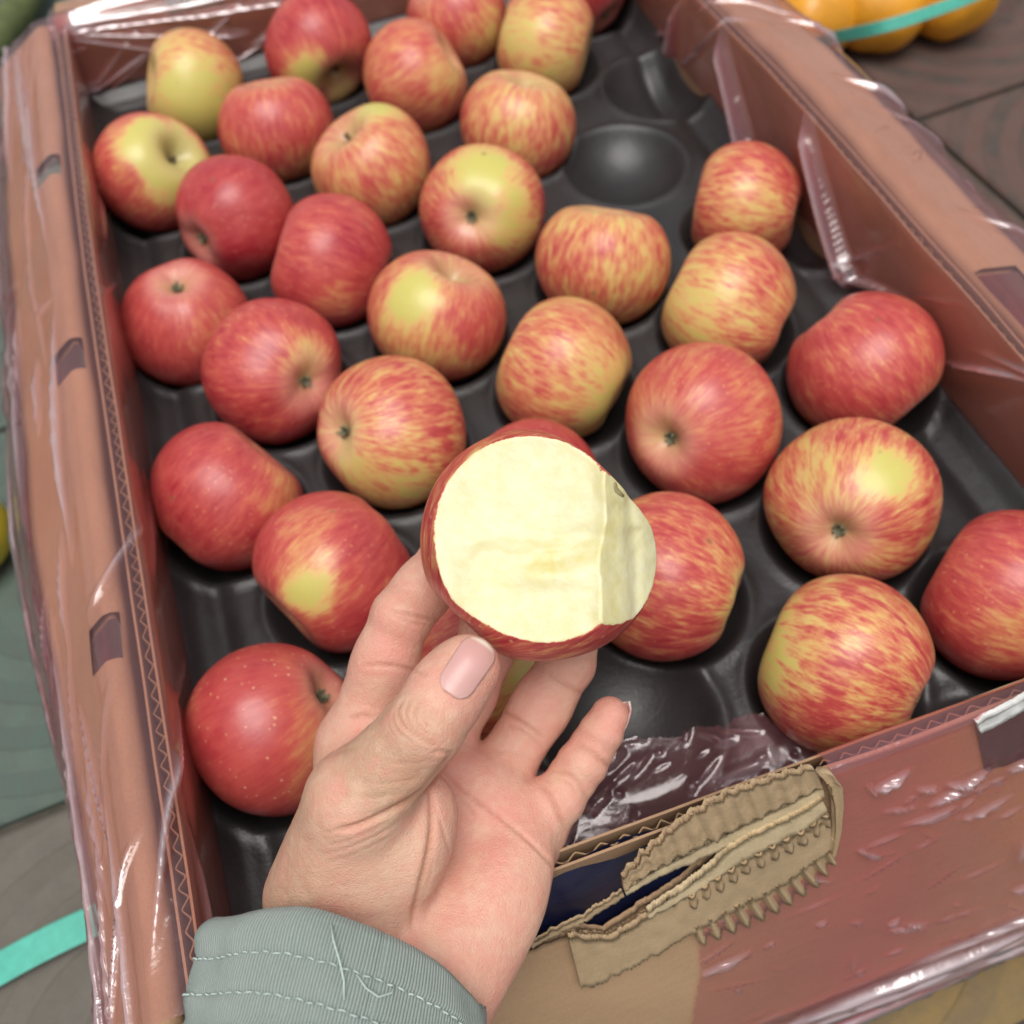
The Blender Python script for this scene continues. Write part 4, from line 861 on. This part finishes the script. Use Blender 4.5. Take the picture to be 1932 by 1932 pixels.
# skin tone: pink palm, tanner back of thumb and wrist side, rosy fingertips
def blob(x, y, r): return np.exp(-(((px - x) ** 2 + (py - y) ** 2) / r ** 2))
palmish = np.array([.65, .35, .262]); tan = np.array([.50, .315, .205]); pink = np.array([.68, .30, .235]); pale = np.array([.70, .47, .335])
tone = np.tile(palmish, (len(HV), 1))
def lerp(c, f): 
    global tone; f = np.clip(f, 0, 1)[:, None]; tone = tone * (1 - f) + c * f
dor = sstep(0, 1, np.clip((700 - px + (1700 - py) * .0) / 160, 0, 1)) * sstep(1380, 1440, py)
tseg = cone(HV, TJ[1], TJ[3], 17, 12); lerp(tan, np.maximum(dor * .8, (1 - sstep(-6, 2.5, tseg)) * .0 + (1 - sstep(.0, 2.0, np.abs(cone(HV, TJ[1], TJ[2], TR[1] - .8, TR[2] - .6)))) * .9))
lerp(tan, (facing < .02) * .7)
lerp(pink, .8 * blob(960, 1560, 75) + .6 * blob(1040, 1690, 60) * 0 + .55 * blob(880, 1450, 70) + .7 * blob(750, 1220, 60) + .7 * blob(930, 1290, 45) + .8 * blob(1155, 1350, 45) + .4 * blob(880, 1700, 60))
lerp(pale, .55 * blob(720, 1660, 90) + .5 * blob(1040, 1600, 50) + .45 * blob(760, 1610, 50) + .4 * blob(1100, 1450, 25))
mot = vnoise(HV, .16, 9, 4); lerp(pink, np.clip(mot * 1.0, 0, .55)); lerp(pale, np.clip(-mot * .9, 0, .5)); mot2 = vnoise(HV, .55, 4, 3); lerp(pink, np.clip(mot2 * .5, 0, .3)); lerp(pale, np.clip(-mot2 * .5, 0, .3))
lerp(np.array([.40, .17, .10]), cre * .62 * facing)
hand_w = c2w(HV2 / 1000)
person = mesh('person', hand_w, HF, 'skin', None, True, dict(tone=tone), 'open hand in a sage green sleeve holding up the bitten apple', 'person')
hb = BVHTree.FromPolygons([Vector(p) for p in hand_w], [tuple(map(int, q)) for q in HF])
# thumbnail: a thin curved plate laid on the thumb
z1 = lambda x, y: np.array([447.3 + .43 * x, 766.8 + .43 * y])
base, tip = z1(932, 1262), z1(1082, 1040); axn = tip - base; Ln = np.linalg.norm(axn); axn /= Ln; sdn = np.array([-axn[1], axn[0]])
nu, nv = 34, 25; v = []; ok_u = []
tmid = (TJ[2] * .35 + TJ[3] * .65)
def hit(x, y):
    d = Vector(ray(x, y)).normalized(); h = hb.ray_cast(Vector(CAM), d); return h
hc = [hit(*(base + axn * Ln * u)) for u in np.linspace(0, 1, nu)]
for i, u in enumerate(np.linspace(0, 1, nu)):
    hw = 35 * (.93 + .07 * u) * math.sqrt(max(.02, 1 - max(0, (u - .80) / .22) ** 2)) * math.sqrt(max(.02, 1 - max(0, (.22 - u) / .24) ** 2))
    for k, s in enumerate(np.linspace(-1, 1, nv)):
        q = base + axn * Ln * u + sdn * hw * s
        h = hit(*q)
        if h[0] is None: h = hc[i]
        cw = Vector(c2w(at(q[0], q[1], (w2c(np.array(h[0])) )[2])))
        v.append(cw + h[1] * (.00022 + .0005 * (1 - s * s))); ok_u.append(u)
V = np.array(v).reshape(nu, nv, 3)
for _ in range(8):
    V2 = V.copy(); V2[1:-1, 1:-1] = (V[:-2, 1:-1] + V[2:, 1:-1] + V[1:-1, :-2] + V[1:-1, 2:]) / 4; V = V2
vvv = V.reshape(-1, 3); nvv = np.tile(np.linspace(-1, 1, nv), nu)
nail = mesh('fingernail', vvv, grid_faces(nu, nv), 'nail', person, True, dict(nailu=np.array(ok_u), nailv=np.stack([nvv * 14, np.array(ok_u) * 1.2, nvv * 0], 1)))
sm = nail.modifiers.new('thick', 'SOLIDIFY'); sm.thickness = .0007; sm.offset = 0
# little fingernail, seen edge-on past the fingertip
lj = HJ['little']; fr = frame(lj[2], lj[3]); v = []; us = []
side = np.array([.86, -.1, .5]); side -= (side @ fr[:, 0]) * fr[:, 0]; side /= np.linalg.norm(side); oth = np.cross(fr[:, 0], side)
for i in range(14):
    u = i / 13
    for k in range(11):
        a = (k / 10 - .5) * 1.9 * math.sqrt(max(.03, 1 - max(0, (u - .45) / .56) ** 2)); rr = 6.7 * (1 - .10 * u)
        q = lj[3] + fr[:, 0] * (-4.5 + 11.6 * u - 1.2 * abs(k / 10 - .5) * 2 * u) + (side * math.cos(a) + oth * math.sin(a)) * rr * (1 - .28 * max(0, u - .5)); v.append(c2w(q / 1000)); us.append(u)
n2 = mesh('fingernail', v, grid_faces(14, 11), 'nail', person, True, dict(nailu=np.array(us), nailv=np.zeros((154, 3))))
sm = n2.modifiers.new('thick', 'SOLIDIFY'); sm.thickness = .0006; sm.offset = 0

# ------------------------------------------------------------------ sleeve
SM = J(664, 1792, .3060); ax_ = np.array([-.17, .80, -.55]); ax_ /= np.linalg.norm(ax_)
e1 = np.array([.94, .30, .0]); e1 -= (e1 @ ax_) * ax_; e1 /= np.linalg.norm(e1); e2 = np.cross(ax_, e1); 
if e2[2] > 0: e2 = -e2                                   # e2 towards the viewer
ns, na = 150, 300
def sleeve_pt(s, a, inner=0.0):
    """s mm from the cuff edge along the arm, a angle (0 right, 90 towards the viewer)"""
    ca, sa = math.cos(a), math.sin(a)
    r1, r2 = 40.5 + 1.5 * math.sin(a * 2 + 1), 31.0
    rim = 3.0 * math.sin(a + .6) + 2.0 * math.sin(2 * a + 2.2) + 1.1 * math.sin(3 * a + .4)
    rim -= 5.0 * math.exp(-((a - 2.1) / .55) ** 2) - 4.0 * math.exp(-((a - .3) / .5) ** 2)
    fold = 0
    if s > 22:
        k = min(1, (s - 22) / 14); left = max(0, -ca) ** 1.5 * .9 + .25
        fold = k * left * (4.2 * math.sin((s - 26) * .36 + 1.3 * ca + 1.0 * math.sin(a * 2)) + 1.6 * math.sin((s - 20) * .21 + 3 * a))
    hem = .55 * math.exp(-((s - 11.5) / .7) ** 2) + .55 * math.exp(-((s - 21) / .7) ** 2)
    puff = 1.4 * math.sin(s * .12) * (1 - min(1, s / 30)) + 2.6 * math.exp(-((s - 5) / 5) ** 2) * max(0, -ca)
    nz = 1.1 * mnoise.noise(Vector((ca * 2, sa * 2, s * .05))) + .6 * mnoise.noise(Vector((ca * 5, sa * 5, s * .12)))
    rr = fold - hem + puff + nz - inner + .05 * s
    edge_r = -1.0 * math.exp(-(s / 1.0) ** 2)
    rr += edge_r
    seam = -.7 * math.exp(-(((a - 1.36) % 6.2832 - 0) / .02) ** 2)
    return SM + ax_ * (s + rim * max(0, 1 - s / 45)) + e1 * ca * (r1 + rr + seam) + e2 * sa * (r2 + rr + seam)
v = []; cuv = []
rows = [(-.0 + 4, 4.0)] + [(2.0, 3.0), (0.6, 2.0), (0.0, 1.0)] + [(i * 62 / (ns - 1), 0.0) for i in range(ns)]
for s, inn in rows:
    for k in range(na):
        a = 2 * math.pi * k / na; v.append(c2w(sleeve_pt(s, a, inn) / 1000)); cuv.append((a * 13.5, s * .05, 0))
cuv = np.array(cuv); f = grid_faces(len(rows), na, False, True)
sleeve = mesh('sleeve', v, f, 'cloth', person, True, dict(cuv=cuv), label='sage green ribbed knit cuff with two rows of pale stitching')
for s0 in (12, 21.5):
    mb = MB(); a = 0
    while a < math.pi:
        b = a + random.uniform(1.7, 2.5) / 41
        p = [c2w((sleeve_pt(s0 + .25 * math.sin(q * 40), q) + (e1 * math.cos(q) + e2 * math.sin(q)) * h_) / 1000) for q, h_ in ((a, .0), (a * .6 + b * .4, .55), (b, .0))]
        mb.tube(p, .00027, 5); a = b + random.uniform(.7, 1.3) / 41
    st = mb.out('stitching', 'stitch', sleeve, True, kind='stuff')
pts = [c2w((sleeve_pt(s, a) + e2 * h_) / 1000) for s, a, h_ in ((3.0, 1.75, .6), (7, 1.70, 2.0), (11, 1.63, 2.4), (15, 1.57, 1.6), (19, 1.54, .5))]
MB().tube(pts, .00028, 5).out('loose_thread', 'stitch', sleeve, True)
pts = [c2w((sleeve_pt(s, a) + e2 * h_) / 1000) for s, a, h_ in ((12.5, 1.50, .4), (15, 1.42, 1.2), (16, 1.33, 1.4), (14, 1.25, 1.2), (12.2, 1.24, .5))]
MB().tube(pts, .00028, 5).out('loose_thread', 'stitch', sleeve, True)

# ------------------------------------------------------------------ things around the carton
def fruit(x, y, rad, mat, name, label, cat, group, sq=.86, lobes=6, z=0.0, seed=0):
    q = onz(x, y, z + rad * sq); n1, n2 = 48, 32; th = np.repeat(np.arange(n1) / n1 * 2 * math.pi, n2); ph = np.tile(np.linspace(.01, math.pi - .01, n2), n1)
    rho = rad * (1 + .035 * np.cos(lobes * th + seed) * np.sin(ph) - .25 * np.exp(-(ph / .25) ** 2) - .12 * np.exp(-((math.pi - ph) / .2) ** 2))
    v = np.stack([rho * np.sin(ph) * np.cos(th), rho * np.sin(ph) * np.sin(th), rho * np.cos(ph) * sq], 1); v[:, 2] -= v[:, 2].min()
    o = mesh(name, v, [tuple(q_)[::-1] for q_ in grid_faces(n1, n2, True)] + [tuple(i * n2 for i in range(n1))[::-1], tuple(i * n2 + n2 - 1 for i in range(n1))], mat, None, True, label=label, cat=cat, group=group)
    o.location = Vector((q[0], q[1], z)); o.rotation_euler = (0, 0, seed); return o
fruit(1528, 25, .042, 'orange', 'orange_fruit', 'yellow orange fruit closest to the right carton wall', 'fruit', 'orange fruits on the paving', seed=.4, lobes=5)
fruit(1660, 5, .044, 'orange', 'orange_fruit', 'yellow orange fruit crossed by the end of the teal strap', 'fruit', 'orange fruits on the paving', seed=1.3, lobes=5)
fruit(1790, -15, .042, 'orange', 'orange_fruit', 'yellow orange fruit lying farthest from the carton beside dark tiles', 'fruit', 'orange fruits on the paving', seed=2.1, lobes=5)
fruit(-92, 1010, .034, 'yellow', 'yellow_fruit', 'yellow green fruit on the green paving beside the left carton wall', 'fruit', None, .95, 3, seed=.2)
def strap(pts, width, label, up=(0, 0, 1), th=.0009):
    pts = [Vector(p) for p in pts]; v = []; n = len(pts)
    for i, p in enumerate(pts):
        tn = (pts[min(i + 1, n - 1)] - pts[max(i - 1, 0)]).normalized(); sd_ = tn.cross(Vector(up)).normalized(); un = sd_.cross(tn).normalized()
        for a, b in ((-1, 0), (-.9, 1), (.9, 1), (1, 0), (.9, -1), (-.9, -1)): v.append(p + sd_ * a * width / 2 + un * b * th / 2)
    f = [tuple(q) for q in grid_faces(n, 6, False, True)] + [tuple(range(6)), tuple(range((n - 1) * 6, n * 6))[::-1]]
    return mesh('strap', v, f, 'strap', None, False, label=label, cat='strap', group='teal packing straps')
a, b = onz(-60, 1862, .0045), onz(215, 1720, .0045)
strap([a + (b - a) * t + np.array([0, 0, .004 * math.sin(t * 3.1)]) for t in np.linspace(0, 1.0, 24)], .017, 'flat teal plastic strap lying on grey paving and passing under the carton')
pp = [onz(1535, 86, .03), onz(1570, 72, .058), onz(1640, 57, .085), onz(1700, 41, .0935), onz(1760, 21, .092), onz(1830, -5, .085), onz(1900, -40, .06), onz(1945, -60, .02)]
pp = [Vector(p) for p in pp]; fine = []
for i in range(len(pp) - 1):
    p0, p1, p2, p3 = pp[max(i - 1, 0)], pp[i], pp[i + 1], pp[min(i + 2, len(pp) - 1)]
    for k in range(8):
        t = k / 8; fine.append(.5 * ((2 * p1) + (p2 - p0) * t + (2 * p0 - 5 * p1 + 4 * p2 - p3) * t * t + (3 * p1 - p0 - 3 * p2 + p3) * t ** 3))
strap(fine, .0095, 'narrow teal plastic strap arching over the orange fruits', up=tuple(CAM - np.array(fine[20])))
q0, q1 = onz(75, -40, .02), onz(-45, 130, .02)
MB().tube([q0, q0 * .66 + q1 * .34 + np.array([.004, 0, .003]), q0 * .33 + q1 * .67, q1], [.013, .016, .015, .012], 12).out('plant_stalk', 'stalk', None, True, label='thick olive green plant stalk lying on dark paving behind the far carton corner', cat='stalk')

# ------------------------------------------------------------------ the old carton sags: far rim lower, side walls splayed at the foot
for o in bpy.data.objects:
    if o.type != 'MESH': continue
    top = o
    while top.parent: top = top.parent
    if top not in (carton, wrap): continue
    me = o.data; v = np.empty(len(me.vertices) * 3, np.float32); me.vertices.foreach_get('co', v); v = v.reshape(-1, 3)
    t = np.clip((ZR - v[:, 2]) / (ZR - ZT), 0, 1.25)
    v[:, 0] -= .0085 * t * ((v[:, 0] < X0 + .012) & (v[:, 0] > X0 - .012))
    v[:, 0] += .0075 * t * ((v[:, 0] > X1 - .012) & (v[:, 0] < X1 + .012))
    v[:, 2] -= .014 * sstep(.42, .71, v[:, 1]) * np.clip((v[:, 2] - (ZO - .02)) / .065, 0, 1)
    k = v[:, 0] < X0 - .012; v[:, 0] += k * (X0 - .012 - v[:, 0]) * .34 * (1 - sstep(.12, .34, v[:, 1]))
    me.vertices.foreach_set('co', v.ravel()); me.update()
